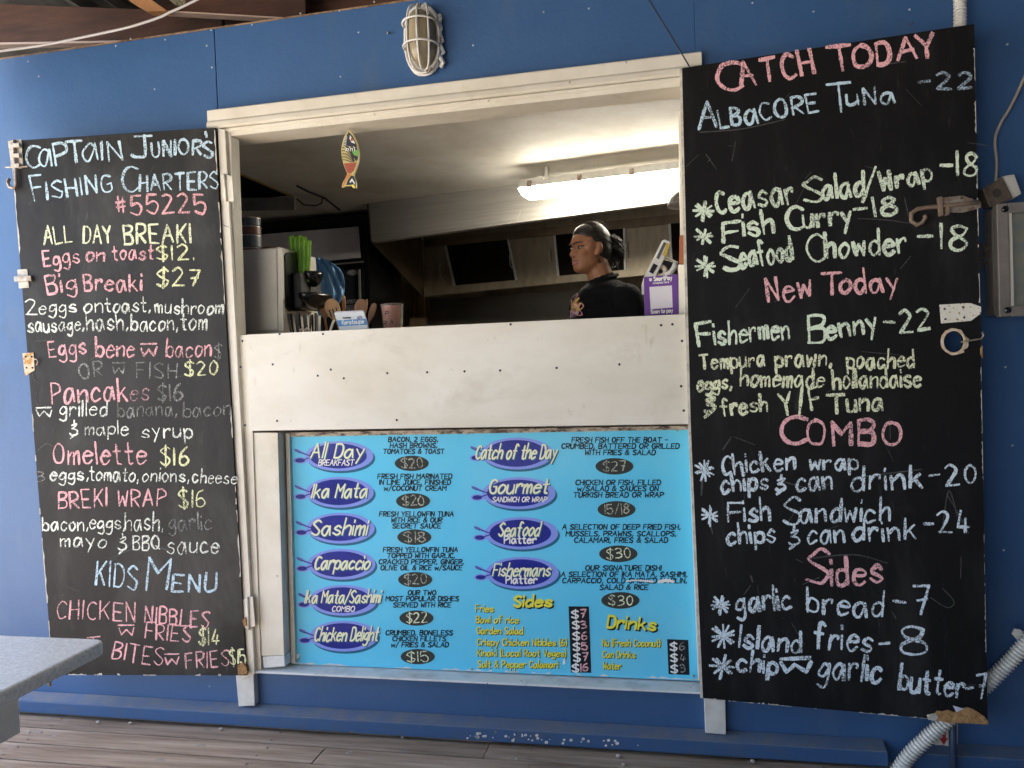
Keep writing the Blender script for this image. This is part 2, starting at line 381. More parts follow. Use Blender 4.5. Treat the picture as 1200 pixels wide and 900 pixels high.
# ------------------------------------------------------------------ the kiosk
K = thing('food_kiosk', 'blue painted kiosk wall with a white framed serving window and a dim kitchen behind it', 'kiosk', (0, .05, 0))
ZT = WALL.loc(250, 34)[1]                       # top of the blue wall
xs = WALL.loc(253, 80)[0]                       # panel seam
xL, xR = WALL.loc(259, 300)[0], WALL.loc(803, 368)[0]+.06
zH = WALL.loc(555, 128)[1]; zB = WALL.loc(480, 795)[1]
def wall(x0, x1, z0, z1, Y0=0, Y1=.1, name='wall_panel', m=BLUE, bev=.0015):
    return link(name, MB().box((x0, Y0, z0), (x1, Y1, z1)), m, K, bevel=bev)
wall(-4.2, xs-.0015, .0, ZT); wall(xs+.0015, xL, 0, zH+.02)
wall(xs+.0015, xR-.0005, zH+.0205, ZT); wall(xL+.0005, xR-.0005, 0, zB); wall(xR, 1.22, 0, ZT); wall(1.223, 3.6, 0, ZT)
# raw edge strip along the top of the sheet
link('top_batten', MB().box((-4.2, .004, ZT), (3.6, .05, ZT+.008)), mat('raw_ply_edge', (.34, .22, .13), .8, (.12, .07, .04), 20), K)
sm_ = MB().ball((0, 0, 0), (.0034, .002, .0034), 8, 6); t_ = link('screw', sm_, mat('pale_screw', (.42, .47, .52), .4, metal=.3), K); WSCREW = t_.data; bpy.data.objects.remove(t_)
copies('screw', WSCREW, K, [WALL.W(*p, .0015) for p in [(4, 85), (46, 78), (58, 95), (147, 60), (164, 52), (204, 53), (192, 110), (257, 42), (252, 60), (258, 85), (304, 36), (360, 23), (405, 20), (445, 10), (427, 45), (406, 96), (559, 60), (692, 18), (735, 80), (1060, 20), (1172, 60), (1170, 430), (1178, 520), (1168, 640), (950, 22), (880, 12), (640, 22)]])
# nail with a shadow beside the lamp
link('hook', MB().tube([WALL.W(454, 39, -.002), WALL.W(454, 39, .02), WALL.W(455, 37, .026)], .003, 6), GALV, K)
# head casing with moulded edge
P_ = lambda u, v, d: WALL.loc(u, v, d)
z1 = P_(555, 91.5, .03)[1]; z2 = P_(555, 116, .03)[1]; z3 = P_(555, 123, .02)[1]; z4 = P_(555, 128.5, .01)[1]
xa, xb = P_(243, 140, .03)[0], P_(822, 62, .03)[0]
link('head_casing', MB().profile([(0.0, z1), (.026, z1), (.03, z1-.004), (.03, z2+.028), (.036, z2+.02), (.038, z2+.006), (.030, z2), (0, z2)], xa, xb), WHITE, K)
link('head_jamb', MB().profile([(-.1, z2-.002), (.024, z2-.002), (.024, z3+.004), (.015, z3), (.015, z4), (-.1, z4)], P_(262, 157, .01)[0], xb-.03), WHITE, K, bevel=.0015)
# left jamb pieces
link('jamb', MB().px(WALL, [(255, 150), (263.5, 152), (298.5, 790), (284, 797)], .001, .034), WHITE, K, bevel=.0015)
link('jamb', MB().px(WALL, [(265, 153), (270.5, 157), (279, 392), (276, 392)], -.035, .018), WHITE, K, bevel=.0015)
link('jamb', MB().px(WALL, [(276, 392.5), (291, 392.5), (296, 505), (306, 788), (300, 790), (281, 505)], -.1, .0175), WHITE, K, bevel=.0015)
# hinges on the left jamb
for pts in ([(258, 205), (262, 204), (264, 232), (260, 233)], [(265, 205), (272, 206), (274, 236), (266, 236)], [(283, 703), (296, 699), (299, 734), (286, 737)]):
    link('hinge', MB().px(WALL, pts, .0345, .0375), WHITE, K, bevel=.001)
for (a, b) in (((262.8, 204), (265, 236)), ((290, 700), (291.5, 738))):
    link('hinge_pin', MB().tube([WALL.W(*a, .04), WALL.W(*b, .04)], .005, 8), WHITE, K, smooth=True)
# lower post beside the menu
link('post', MB().px(WALL, [(296.5, 507), (325.5, 507), (333, 768), (306, 769)], -.1, .012), WHITE, K, bevel=.002)
link('post_foot', MB().px(WALL, [(307.5, 769.5), (333.2, 768.5), (334, 781), (309, 783)], -.1, .014), LEDGE, K, bevel=.002)
link('bead', MB().px(WALL, [(334.5, 508), (339, 508), (346, 777), (341, 777)], -.1, -.03, dref=-.03), WHITE, K, bevel=.001)
link('bead', MB().px(WALL, [(336, 507), (806, 499), (806.5, 503.5), (336, 512)], -.1, -.032, dref=-.032), mat('dirty_bead', (.5, .42, .33), .7, (.08, .05, .04), 30, lo=.45, hi=.6, stretch=(1, 1, 3)), K)
link('jamb', MB().px(WALL, [(798, 78), (822, 70), (829, 800), (818.5, 797), (806.5, 498), (803, 368)], -.1, .02, dref=.02), WHITE, K, bevel=.0015)
# counter front panel
q = MB().px(WALL, [(289, 392), (803, 368), (807, 497), (292.5, 505)], .019, .035)
CP = link('counter_panel', q, PANELW, K, bevel=.0015)
hs = MB().ball((0, 0, 0), (.0042, .001, .0042), 8, 4); t_ = link('screw_hole', hs, BLACKM, K); SH = t_.data; bpy.data.objects.remove(t_)
copies('screw_hole', SH, K, [WALL.W(*p, .0355) for p in [(380, 440), (410, 443), (395, 433), (460, 437), (506, 436), (549, 435), (590, 434), (655, 431), (727, 427), (775, 382), (788, 381), (799, 400), (333, 492), (291, 430), (296, 497), (801, 480), (798, 452), (336, 392), (386, 392), (293, 400), (602, 381)]])
copies('screw_hole', SH, K, [WALL.W(*p, .0355) for p in [(328, 427), (471, 491)]])
z_sh = PZ(300, 391.5, 1.4) ; ZS = WALL.loc(545, 381, .03)[1] - .008           # shelf height
link('serving_shelf', MB().box((xL, .1, ZS-.025), (xR-.03, .62, ZS)), mat('worn_shelf', (.45, .38, .28), .5, (.25, .2, .15), 10), K)
link('window_back', MB().box((xL-.05, .1, zB-.05), (xR, .12, ZS-.03)), BLACKM, K)
# sill
zt_ = WALL.loc(500, 784.5, -.045)[1]; zb_ = WALL.loc(500, 798, .03)[1]
link('sill', MB().profile([(-.1, zb_), (.028, zb_), (.031, zb_+.004), (.031, zt_-.010), (.026, zt_-.004), (-.1, zt_)], P_(291, 790, .03)[0], P_(824, 812, .03)[0]), LEDGE, K, bevel=.002)
# skirting with bevelled top
zk = WALL.loc(146, 816, .001)[1]; zf = WALL.loc(146, 828.5, .05)[1]
SK = [(0.001, .014), (.05, .014), (.052, .017), (.052, zf), (.0015, zk)]
link('skirting', MB().profile(SK, -4.2, WALL.loc(1040, 880, .05)[0]), BLUE2, K, bevel=.0012)
link('skirting', MB().profile(SK, WALL.loc(1070, 880, .05)[0], 3.6), BLUE2, K, bevel=.0012)
DUST_LIT = mat('lit_dusty_skirting_top', (.085, .135, .235), .6, (.15, .17, .20), 12, bump=.4)  # dust tone lightened to paint the light falling on the bevel
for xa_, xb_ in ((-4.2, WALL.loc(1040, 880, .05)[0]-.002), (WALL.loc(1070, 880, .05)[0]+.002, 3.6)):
    link('skirting_lit_dust', MB().prism([(xa_, -.0505, zf+.0035), (xb_, -.0505, zf+.0035), (xb_, -.003, zk+.0015), (xa_, -.003, zk+.0015)], [(xa_, -.0505, zf-.001), (xb_, -.0505, zf-.001), (xb_, -.003, zk-.003), (xa_, -.003, zk-.003)]), DUST_LIT, K)
g7 = random.Random(12); mb = MB()
for _ in range(46):
    u = g7.choice([g7.gauss(565, 12), g7.gauss(612, 18), g7.gauss(650, 30), g7.gauss(700, 20)]); v = 838+(u-146)*.0552+g7.uniform(-9, -1)+6; r = g7.uniform(.4, 2.0)
    mb.px(WALL, disc_pts0(u, v, r*1.2, r, 6), .0518, .0535)
o = link('paint_flecks', mb, PLASTW, K); o['kind'] = 'stuff'
# stub ends of the jamb battens under the shutters
link('batten_stub', MB().px(WALL, [(276, 789), (297, 788), (298.5, 827), (279.5, 828)], .001, .03), PLASTW, K, bevel=.002)
link('batten_stub', MB().px(WALL, [(825, 818), (850, 820), (851, 861), (826.5, 859)], .001, .03), PLASTW, K, bevel=.002)
# ---- kitchen shell
INW = mat('stained_kitchen_wall', (.40, .33, .23), .6, (.20, .14, .08), 3, bump=.1)
CEIL = mat('kitchen_ceiling_sheet', (.72, .69, .63), .65, spec=.2, c2=(.56, .51, .44), scale=2.5, spots=(.35, .3, .2), sscale=30, sth=.76)
FLZ = .26
link('kitchen_floor', MB().box((-3.4, .1, FLZ-.05), (1.9, 3.3, FLZ)), mat('vinyl_floor', (.2, .19, .18), .5), K)
xh = PZ(300, 205, 2.3).x; 
# ceiling in sheets, leaving a hole at the left where the frame shows
link('ceiling_sheet', MB().box((-2.10, .1, 2.3), (1.9, 3.3, 2.315)), CEIL, K, bevel=.001)
link('ceiling_sheet', MB().box((-3.4, 1.62, 2.3), (-2.103, 3.3, 2.315)), CEIL, K, bevel=.001)
link('ceiling_sheet', MB().box((-3.4, .1, 2.3), (-2.103, .98, 2.315)), CEIL, K, bevel=.001)
link('ceiling_joist', MB().box((-2.16, .5, 2.318), (-2.11, 3.2, 2.36)), mat('yellow_timber', (.55, .40, .12), .7, (.35, .25, .08), 12), K)
link('ceiling_patch', MB().px(at(1.45), [(270, 232), (345, 231), (345, 246), (270, 247)], -.01, 0), mat('grey_ceiling_patch', (.32, .30, .26), .7, (.2, .18, .15), 8), K)
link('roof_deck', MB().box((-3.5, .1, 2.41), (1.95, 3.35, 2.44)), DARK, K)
link('kitchen_wall', MB().box((-3.5, .1, 0), (-3.4, 3.35, 2.4)), INW, K); link('kitchen_wall', MB().box((1.9, .1, 0), (2.0, 3.35, 2.4)), INW, K)
link('kitchen_wall', MB().box((-3.5, 3.3, 0), (2.0, 3.4, 2.4)), INW, K)
link('ceiling_wire', MB().tube([PZ(348, 218, 2.29), PZ(362, 225, 2.285), PZ(380, 232, 2.29), PZ(398, 246, 2.292)], .006, 6).tube([PZ(348, 233, 2.29), PZ(356, 240, 2.25), PZ(370, 241, 2.25), PZ(377, 238, 2.27), PZ(378, 232, 2.29)], .0045, 6), BLACKM, K)

# ------------------------------------------------------------------ veranda roof
mb = MB().box((-7, -.0, 2.985), (-3.1, 3.4, 3.0)) 
R = thing('veranda_roof', 'dark veranda roof of brown timber beams and iron sheet above the blue wall', 'roof', (0, .3, ZT))
mb = MB(); n = 150
xs_ = [-2.6 + 7.2*i/n for i in range(n+1)]
for i in range(n):
    za, zb = (2.98 + .018*math.sin(k*2*math.pi*8.1/n/.076/1.0) for k in (i, i+1))
    mb.poly([(xs_[i], -6.3, za), (xs_[i+1], -6.3, zb), (xs_[i+1], 3.4, zb), (xs_[i], 3.4, za)])
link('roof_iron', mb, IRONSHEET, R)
link('eave_sheet', MB().box((-7, -.05, 2.99), (-2.605, 3.4, 3.0)), IRONSHEET, R)
A = at(.34)
link('beam', MB().px(A, [(-400, -10), (260, 14), (260, 46), (-400, 60)], -.022, 0), TIMBER, R, bevel=.002)
link('beam_lit_edge', MB().px(A, [(-60, 50.8), (150, 47.2), (150, 49.4), (-60, 53.5)], -.03, .012), mat('lit_edge_pink', (.55, .40, .33), .7), R)  # pale strip paints the lit underside edge of the beam
B = at(.2)
link('beam', MB().px(B, [(170, -40), (358, -40), (358, 22), (190, 12.5)], -.022, 0), TIMBER, R, bevel=.002)
link('beam_lit_edge', MB().px(B, [(190, 11.8), (356, 21.5), (356, 23.3), (190, 13.6)], -.03, .012), MATS['lit_edge_pink'], R)  # same painted lit edge under the second beam
link('brace', MB().px(at(.12), [(120, -20), (150, -20), (196, 12.5), (172, 13.5), (150, 0)], -.04, 0), TIMBERL, R, bevel=.002)
link('beam', MB().px(at(.34), [(358, -40), (700, -40), (700, 8), (358, 34)], -.03, 0), TIMBER, R)
npl = link('nail_plate', MB().px(B, [(190, -8), (218, -6), (216, 7), (205, 6)], 0, .002), mat('nail_plate_steel', (.5, .46, .3), .5, (.1, .09, .06), 150, lo=.5, hi=.55, metal=.4), R)
link('added_sky_board', MB().box((-7, 1.1, 2.45), (4.6, 1.13, 3.0)), DARK, R)  # added dark board that shuts out the sky behind the beams
link('added_sky_blocker', MB().box((-2.6, -6.1, 2.34), (-2.55, -.18, 2.94)), TIMBER, R); link('added_sky_blocker', MB().box((-2.54, -4.0, 2.55), (2.55, -3.95, 2.94)), TIMBER, R)  # added beams out of view, keeping sky light off the upper wall
link('purlin', MB().box((-2.6, .75, 2.88), (4.6, .80, 2.96)).box((-2.6, -1.2, 2.88), (4.6, -1.15, 2.96)).box((-2.6, -4.2, 2.88), (4.6, -4.15, 2.96)), TIMBER, R)
link('roof_post', MB().box((-2.6, -6.25, -.18), (-2.5, -6.15, 2.88)), TIMBER, R); link('roof_post', MB().box((3.6, -6.25, -.18), (3.7, -6.15, 2.88)), TIMBER, R)
link('roof_beam', MB().box((-2.6, -6.25, 2.885), (4.9, -6.15, 2.955)), TIMBER, R)
link('fascia', MB().box((-2.62, -6.33, 2.85), (4.92, -6.305, 3.02)), WHITE, R)

# added walls out of view that block light from the front and right
o = link('front_light_blocker', MB().box((-.8, -6.5, -.18), (2.7, -6.4, 2.95)), TIMBER); tag(o, 'added dark timber wall out of view that blocks light from the front', 'wall')
o = link('side_light_blocker', MB().box((2.6, -6.2, -.18), (2.7, -.001, 2.95)), BLUE); tag(o, 'added blue wall out of view that blocks light from the right', 'wall')
# ================================================================== LEFT SHUTTER
def shutter(name, label, cat, pl, corners, m, th=.016, em=EDGEW):
    o0 = pl.W(*corners[3]); S = thing(name, label, cat, (o0.x, o0.y, o0.z))
    link('board', MB().px(pl, corners, -th, 0), m, S, bevel=.001)
    return S
hL = at(-.045).W(269, 500); free = at(-.12).W(36, 480)
PL = Plane(hL, (hL-free).normalized().to_2d().to_3d())
cL = [(12, 165), (251.5, 149.5), (289, 791.5), (62, 791)]
SL = shutter('chalkboard_shutter', 'left hinged shutter painted as a chalkboard with breakfast and kids menu in chalk', 'chalkboard', PL, cL, CHALKL)
mb = MB(); rr = random.Random(3)
def ragged(pl, a, b, w0, w1, n, d0, d1, side):
    pts = []; 
    for i in range(n+1):
        t = i/n; pts.append((a[0]+(b[0]-a[0])*t, a[1]+(b[1]-a[1])*t))
    L = math.hypot(b[0]-a[0], b[1]-a[1]); nx, ny = -(b[1]-a[1])/L*side, (b[0]-a[0])/L*side
    mb = MB()
    on = True; wv = rr.uniform(w0, w1)
    for i in range(n):
        if rr.random() < (.22 if on else .16): on = not on
        if not on: continue
        wn = w0+(w1-w0)*rr.random()**2.2; ws = [wv, wn]; wv = wn
        q = [pts[i], pts[i+1], (pts[i+1][0]+nx*ws[1], pts[i+1][1]+ny*ws[1]), (pts[i][0]+nx*ws[0], pts[i][1]+ny*ws[0])]
        mb.px(pl, q, d0, d1)
    return mb
link('worn_edge', ragged(PL, (12, 166), (61.5, 790), .5, 2.0, 90, .0002, .0006, -1), EDGEW, SL)
link('worn_edge', ragged(PL, (80, 791), (262, 792), .5, 3.2, 60, .0002, .0006, -1), EDGEW, SL)
link('worn_edge', ragged(PL, (252, 152), (289, 789), .4, 2.2, 90, .0002, .0006, 1), EDGEW, SL)
W_ = lambda *a: [a]
cap = 16
C = lambda words, c, wpx, **k: chalk(PL, SL, words, c, wpx*.92, **k)
C([('C', 31, 197, 47, 196, 25), ('a', 46, 193, 61, 192, 28), ('P', 66, 193, 80, 191, 25), ('T', 80, 191, 98, 189, 24), ('a', 97, 188, 114, 187, 28), ('I', 120, 187, 121, 187, 22), ('N', 128, 187, 143, 186, 22),
   ('J', 155, 184, 178, 183, 25), ('UN', 179, 183, 200, 182, 17), ('I', 205, 181, 206, 181, 17), ('OR', 210, 181, 235, 180, 17), ("'", 242, 175, 243, 175, 20), ('S', 240, 184, 250, 183, 17)], 'b', 3.9)
C([('F', 40, 235, 53, 233, 28), ('ISHING', 56, 233, 131, 224, 20), ('C', 144, 226, 163, 225, 31), ('HARTERS', 164, 224, 256, 221, 19)], 'b', 3.2)
C([('#55225', 137, 251, 241, 250, 22)], 'p', 3.3)
C([('ALL', 52, 286, 84, 283, 20), ('DAY', 98, 285, 131, 284, 20), ('BREAKI', 146, 285, 223, 283, 21)], 'l', 3)
C([('Eggs', 52, 313, 93, 307, 18), ('on', 101, 306, 122, 306, 16), ('toast', 132, 304, 179, 303, 16)], 'p', 2.7)
C([('$12.', 184, 305, 227, 304, 17)], 'y', 2.7)
C([('Big', 56, 345, 90, 340, 20), ('Breaki', 99, 341, 165, 340, 19)], 'p', 3)
C([('$27', 184, 336, 234, 335, 20)], 'y', 3)
C([('2', 31, 368, 43, 368, 17), ('eggs', 46, 367, 89, 366, 15), ('on', 99, 366, 120, 366, 15), ('toast,', 124, 366, 176, 365, 16), ('mushroom', 182, 367, 261, 368, 15)], 'w', 2.4)
C([('sausage,', 33, 389, 98, 387, 16), ('hash,', 102, 388, 150, 386, 19), ('bacon,', 154, 388, 208, 386, 18), ('tom', 212, 386, 242, 386, 18)], 'w', 2.4)
C([('Eggs', 58, 419, 101, 415, 19), ('bene', 113, 418, 157, 417, 20), ('~', 166, 418, 184, 417, 15), ('bacon', 195, 418, 247, 418, 19)], 'p', 2.8)
C([('$', 251, 419, 259, 419, 16)], 'W', 2)
C([('OR', 94, 444, 120, 441, 17), ('~', 132, 438, 146, 438, 13), ('FISH', 160, 442, 207, 442, 17)], 'W', 2.4)
C([('$20', 217, 440, 254, 439, 16)], 'y', 2.5)
C([('Pancak', 61, 473, 149, 469, 24)], 'p', 3); C([('es', 153, 469, 174, 469, 20)], 'P', 2.2)
C([('$16', 185, 470, 214, 469, 18)], 'W', 2.4)
C([('~', 43, 488, 61, 488, 12), ('grilled', 70, 487, 125, 487, 16)], 'w', 2.3); C([('banana,', 138, 488, 207, 487, 16)], 'W', 2.2); C([('bacon', 215, 488, 270, 486, 16)], 'W', 2.2)
C([('&', 82, 510, 90, 510, 15), ('maple', 100, 510, 150, 509, 15), ('syrup', 166, 513, 225, 512, 16)], 'w', 2.2)
C([('Omelette', 63, 544, 171, 542, 24)], 'p', 2.8)
C([('$16', 188, 545, 221, 545, 21)], 'y', 2.6)
C([('3', 43, 564, 53, 563, 12)], 'W', 2); C([('eggs,', 59, 563, 103, 562, 14), ('tomato,', 105, 562, 162, 564, 16), ('onions,', 167, 564, 221, 565, 15), ('cheese', 226, 565, 277, 567, 14)], 'w', 2.2)
C([('BREKI', 69, 596, 125, 593, 20), ('WRAP', 138, 593, 193, 593, 19)], 'p', 2.5)
C([('$16', 210, 595, 240, 594, 20)], 'y', 2.5)
C([('bacon,', 50, 622, 103, 621, 15), ('eggs,', 105, 620, 146, 620, 16), ('hash,', 147, 621, 191, 621, 19)], 'w', 2.1); C([('garlic', 198, 621, 248, 620, 18)], 'W', 2.3)
C([('mayo', 71, 640, 124, 641, 16), ('&', 139, 645, 147, 645, 16), ('BBQ', 156, 644, 187, 643, 16), ('sauce', 196, 648, 256, 648, 20)], 'w', 2.2)
C([('KIDS', 112, 686, 160, 689, 27), ('M', 172, 691, 196, 692, 36), ('ENU', 202, 692, 252, 694, 21)], 'b', 3.2)
C([('CHICKEN', 66, 724, 158, 728, 21), ('NIBBLES', 170, 729, 244, 735, 19)], 'p', 2.3)
C([('~', 140, 744, 158, 744, 13), ('FRIES', 170, 748, 222, 752, 18)], 'p', 2.3); C([('$14', 233, 755, 256, 755, 18)], 'y', 2.4)
C([('T', 104, 768, 119, 767, 20), ('BITES', 131, 772, 190, 780, 20), ('~', 193, 779, 210, 778, 14), ('FRIES', 218, 783, 268, 780, 18)], 'p', 2.3); C([('$15', 270, 779, 288, 778, 17)], 'y', 2.3)
# wiped smears
mb = MB()
for (p, wd) in [([(130, 655), (150, 645), (180, 640), (205, 648)], 2.5), ([(110, 668), (135, 655), (150, 640), (160, 632)], 2), ([(42, 530), (55, 520), (68, 528)], 1.6), ([(45, 420), (38, 440), (46, 450)], 1.8), ([(40, 400), (60, 398)], 1.2), ([(46, 445), (42, 470), (50, 480)], 1.3), ([(180, 195), (172, 210)], 1.1), ([(100, 305), (95, 330)], 1), ([(40, 232), (34, 240)], 1.1)]:
    mb = MB(); ribbon(mb, PL, spline(p, 6), wd, .0005, .4, 2); link('chalk_smear', mb, CH['s'], SL)
# hardware on the free edge
def hw(name, mb, m, par, bev=.001, smooth=False): return link(name, mb, m, par, bevel=bev, smooth=smooth)
hw('bolt_plate', MB().px(PL, [(9, 165), (25, 163), (27, 193), (13, 195)], .0006, .004), EDGEW, SL)
hw('bolt', MB().tube([PL.W(17, 164, .012), PL.W(18, 195, .012), PL.W(19, 216, .012), PL.W(17, 221, .014), PL.W(11, 219, .014), PL.W(9, 214, .014), PL.W(11, 209, .012)], .0062, 10), GALV, SL, 0, True)
for v in (168, 180, 192): hw('bolt_keeper', MB().px(PL, [(12, v), (22, v-.6), (22.3, v+4), (12.3, v+4.6)], .004, .021), EDGEW, SL)
hw('bolt_handle', MB().tube([PL.W(6, 196, .012), PL.W(18, 196, .016), PL.W(32, 195, .01)], .003, 8), GALV, SL, 0)
hw('hasp', MB().px(PL, [(20, 316), (32, 315), (34, 337), (22, 338)], .0006, .003), EDGEW, SL)
hw('hasp_latch', MB().px(PL, [(16, 324), (36, 323), (36.5, 329), (16.5, 330)], .003, .014), GALV, SL)
hw('hinge_leaf', MB().px(PL, [(26, 414), (39.5, 413), (40.5, 434), (35, 437), (31, 440), (29, 440)], .0006, .003), mat('rust_stained_cream', (.62, .52, .36), .7, (.45, .22, .05), 60, lo=.5, hi=.6), SL)
hw('eye_hook', MB().tube([PL.W(39, 421, .004), PL.W(43, 421, .01), PL.W(44.5, 424, .01), PL.W(43, 428, .006)], .0022, 6), GALV, SL, 0)
for p in ((30, 418), (37, 418), (31, 431), (38, 431)): hw('screw', MB().ball(PL.W(*p, .0032), .0035, 8, 6), BLACKM, SL, 0)
hw('broken_hinge', MB().px(PL, [(278, 780), (284, 776), (289, 783), (290, 790), (279, 791)], .0006, .008), PLYEDGE, SL)
hw('broken_hinge', MB().px(PL, [(284, 727), (288, 723), (289, 733), (286, 735)], .0006, .006), PLYEDGE, SL)
hw('gate_pin', MB().tube([PL.W(58, 788, -.03), PL.W(58, 804, -.03)], .006, 8), RUST, SL, 0)

# ================================================================== RIGHT SHUTTER
hR = at(-.05).W(811, 450); fr = at(-.125).W(1150, 440)
PR = Plane(hR, (fr-hR).normalized().to_2d().to_3d())
cR = [(798, 80), (1141.5, 28), (1148.5, 330), (1157.5, 846), (1100, 843), (822.5, 818), (818, 750), (806, 400)]
o0 = PR.W(822, 818); SR = thing('chalkboard_shutter', 'right hinged shutter painted as a black chalkboard headed Catch Today with a rusty hook', 'chalkboard', tuple(o0))
# the board with a bolt hole cut through it
def disc_pts(cx, cy, rx, ry, n=28, a0=0): return [(cx+rx*math.cos(a0+2*math.pi*i/n), cy+ry*math.sin(a0+2*math.pi*i/n)) for i in range(n)]
HC = (1117.5, 400.5)
outer = [(1145.5, 370), (1146.4, 432)]
def board_with_hole():
    mb = MB(); n = 24
    hole = disc_pts(*HC, 11.5, 12.5, n)
    # four bands round the hole plus the rest
    band = [(806, 400-22.5), (1149, 372)]
    top = [(798, 80), (1141.5, 28), (1149, 372), (805.5, 385)]
    bot = [(807.5, 430), (1150, 428), (1157.5, 846), (1100, 843), (822.5, 818), (818, 750)]
    mb.px(PR, top, -.016, 0); mb.px(PR, bot, -.016, 0)
    mb.px(PR, [(805.5, 385), (1100, 373.9), (1100, 428.3), (807.5, 430)], -.016, 0)
    mb.px(PR, [(1135, 372.5), (1149, 372), (1150, 428), (1135, 428.1)], -.016, 0)
    up = [p for p in hole]
    T = [(1100, 373.9), (1135, 372.5)]; Bm = [(1100, 428.3), (1135, 428.1)]
    # ring: left half and right half polygons around the hole
    lh = [h for h in disc_pts(*HC, 11.5, 12.5, n, -math.pi/2)]
    right = lh[:n//2+1]; left = lh[n//2:]+[lh[0]]
    mb.px(PR, [(HC[0], 373.2), (1135, 372.5), (1135, 428.1), (HC[0], 428.2)] + right[::-1], -.016, 0)
    mb.px(PR, [(HC[0], 428.2), (1100, 428.3), (1100, 373.9), (HC[0], 373.2)] + left[::-1], -.016, 0)
    return mb
link('board', board_with_hole(), CHALKB, SR)
link('worn_edge', ragged(PR, (1141.5, 29), (1149, 372), .4, 1.8, 100, .0002, .0006, 1), EDGEW, SR)
link('worn_edge', ragged(PR, (1150, 430), (1157, 835), .3, 1.4, 120, .0002, .0006, 1), EDGEW, SR)
link('hinge_strip', MB().px(PR, [(796.2, 80), (799.2, 80), (809.5, 500), (823.8, 818), (820.5, 818), (806.5, 500)], -.02, .001), EDGEW, SR)
link('worn_edge', ragged(PR, (824, 819), (1095, 843), .2, 2.0, 110, .0002, .0006, -1), EDGEW, SR)
C = lambda words, c, wpx, **k: chalk(PR, SR, words, c, wpx, **k)
def star(c, x, y, r, wd=3.4):
    mb = MB(); wd *= .72
    for a in (1.5, 1.3, .5, .1, -.6, -.75): 
        a += RND.uniform(-.2, .2); k = r*RND.uniform(.7, 1.05); ribbon(mb, PR, [(x-k*math.cos(a), y+k*math.sin(a)), (x+k*math.cos(a)*.9, y-k*math.sin(a)*.9)], wd, .0008, .4, 2)
    link('chalk_star', mb, CH[c], SR)
C([('C', 843, 109, 871, 105, 34), ('ATCH', 869, 101, 954, 86, 27), ('T', 973, 84, 1001, 80, 30), ('O', 1000, 79, 1022, 77, 24), ('D', 1028, 76, 1043, 74, 24), ('A', 1053, 71, 1075, 68, 25), ('Y', 1077, 69, 1098, 66, 27)], 'p', 5)
C([('A', 819, 152, 840, 150, 30), ('LB', 844, 149, 868, 146, 20), ('a', 874, 145, 888, 144, 26), ('CORE', 892, 142, 959, 130, 20), ('T', 973, 131, 1000, 128, 31), ('uNa', 993, 124, 1048, 119, 19)], 'b', 3.4)
C([('-22', 1078, 106, 1139, 102, 19)], 'B', 3.4)
C([('Ceasar', 841, 250, 931, 237, 27), ('S', 944, 237, 965, 235, 29), ('alad', 964, 232, 1012, 228, 24), ('/', 1011, 233, 1032, 229, 30), ('Wrap', 1034, 224, 1092, 212, 21), ('-18', 1102, 204, 1143, 206, 26)], 'g', 4.6)
C([('F', 847, 283, 868, 281, 23), ('ish', 872, 277, 907, 272, 25), ('C', 924, 269, 943, 268, 27), ('urry', 942, 266, 998, 262, 23), ('-18', 1002, 256, 1049, 252, 21)], 'g', 4.4)
C([('S', 848, 317, 868, 315, 27), ('eafood', 868, 313, 929, 305, 24), ('C', 947, 307, 967, 305, 30), ('howder', 968, 303, 1062, 295, 25), ('-18', 1077, 292, 1131, 292, 29)], 'g', 4.6)
star('g', 825, 247, 14, 4.4); star('g', 825, 277, 12, 4); star('g', 827, 312, 13, 4)
C([('New', 901, 355, 951, 346, 26), ('T', 964, 345, 987, 343, 26), ('oday', 985, 344, 1052, 341, 24)], 'p', 4)
C([('F', 819, 405, 836, 403, 25), ('ishermen', 838, 403, 925, 396, 23), ('B', 948, 401, 967, 399, 31), ('enny', 970, 397, 1028, 388, 24), ('-22', 1037, 389, 1090, 386, 24)], 'g', 4)
C([('Tempura', 822, 433, 896, 428, 17), ('prawn,', 909, 430, 974, 428, 19), ('poached', 993, 431, 1071, 430, 19)], 'l', 3.3)
C([('eggs,', 818, 459, 857, 455, 17), ('homemade', 868, 452, 965, 454, 19), ('hollandaise', 977, 455, 1079, 453, 20)], 'l', 3.4)
C([('&', 825, 483, 837, 482, 19), ('fresh', 846, 487, 899, 481, 18), ('Y/F', 916, 486, 963, 478, 25), ('T', 970, 484, 990, 483, 22), ('una', 993, 482, 1034, 481, 21)], 'l', 4)
C([('C', 916, 521, 946, 520, 31), ('OMBO', 946, 521, 1055, 521, 28)], 'p', 5.2)
C([('Chicken', 847, 556, 931, 550, 21), ('wrap', 949, 550, 1005, 549, 18)], 'n', 3.6)
C([('chips', 846, 577, 900, 573, 20), ('&', 910, 576, 920, 575, 17), ('can', 934, 575, 975, 573, 22), ('drink', 998, 575, 1081, 572, 25), ('-20', 1090, 569, 1143, 566, 23)], 'n', 3.8)
C([('F', 854, 612, 872, 611, 22), ('ish', 873, 611, 902, 609, 24), ('S', 919, 613, 938, 612, 30), ('andwich', 938, 612, 1042, 611, 24)], 'n', 3.7)
C([('chips', 853, 639, 908, 635, 21), ('&', 925, 639, 936, 638, 20), ('can', 947, 637, 989, 636, 23), ('drink', 1000, 634, 1073, 632, 23), ('-24', 1083, 626, 1136, 622, 25)], 'n', 3.6)
star('n', 826, 551, 13, 3.8); star('n', 832, 604, 13, 3.8); star('n', 845, 709, 13, 3.8); star('n', 848, 745, 15, 3.8); star('n', 847, 781, 15, 4)
C([('S', 946, 684, 970, 683, 38), ('ides', 974, 684, 1033, 683, 29)], 'p', 5)
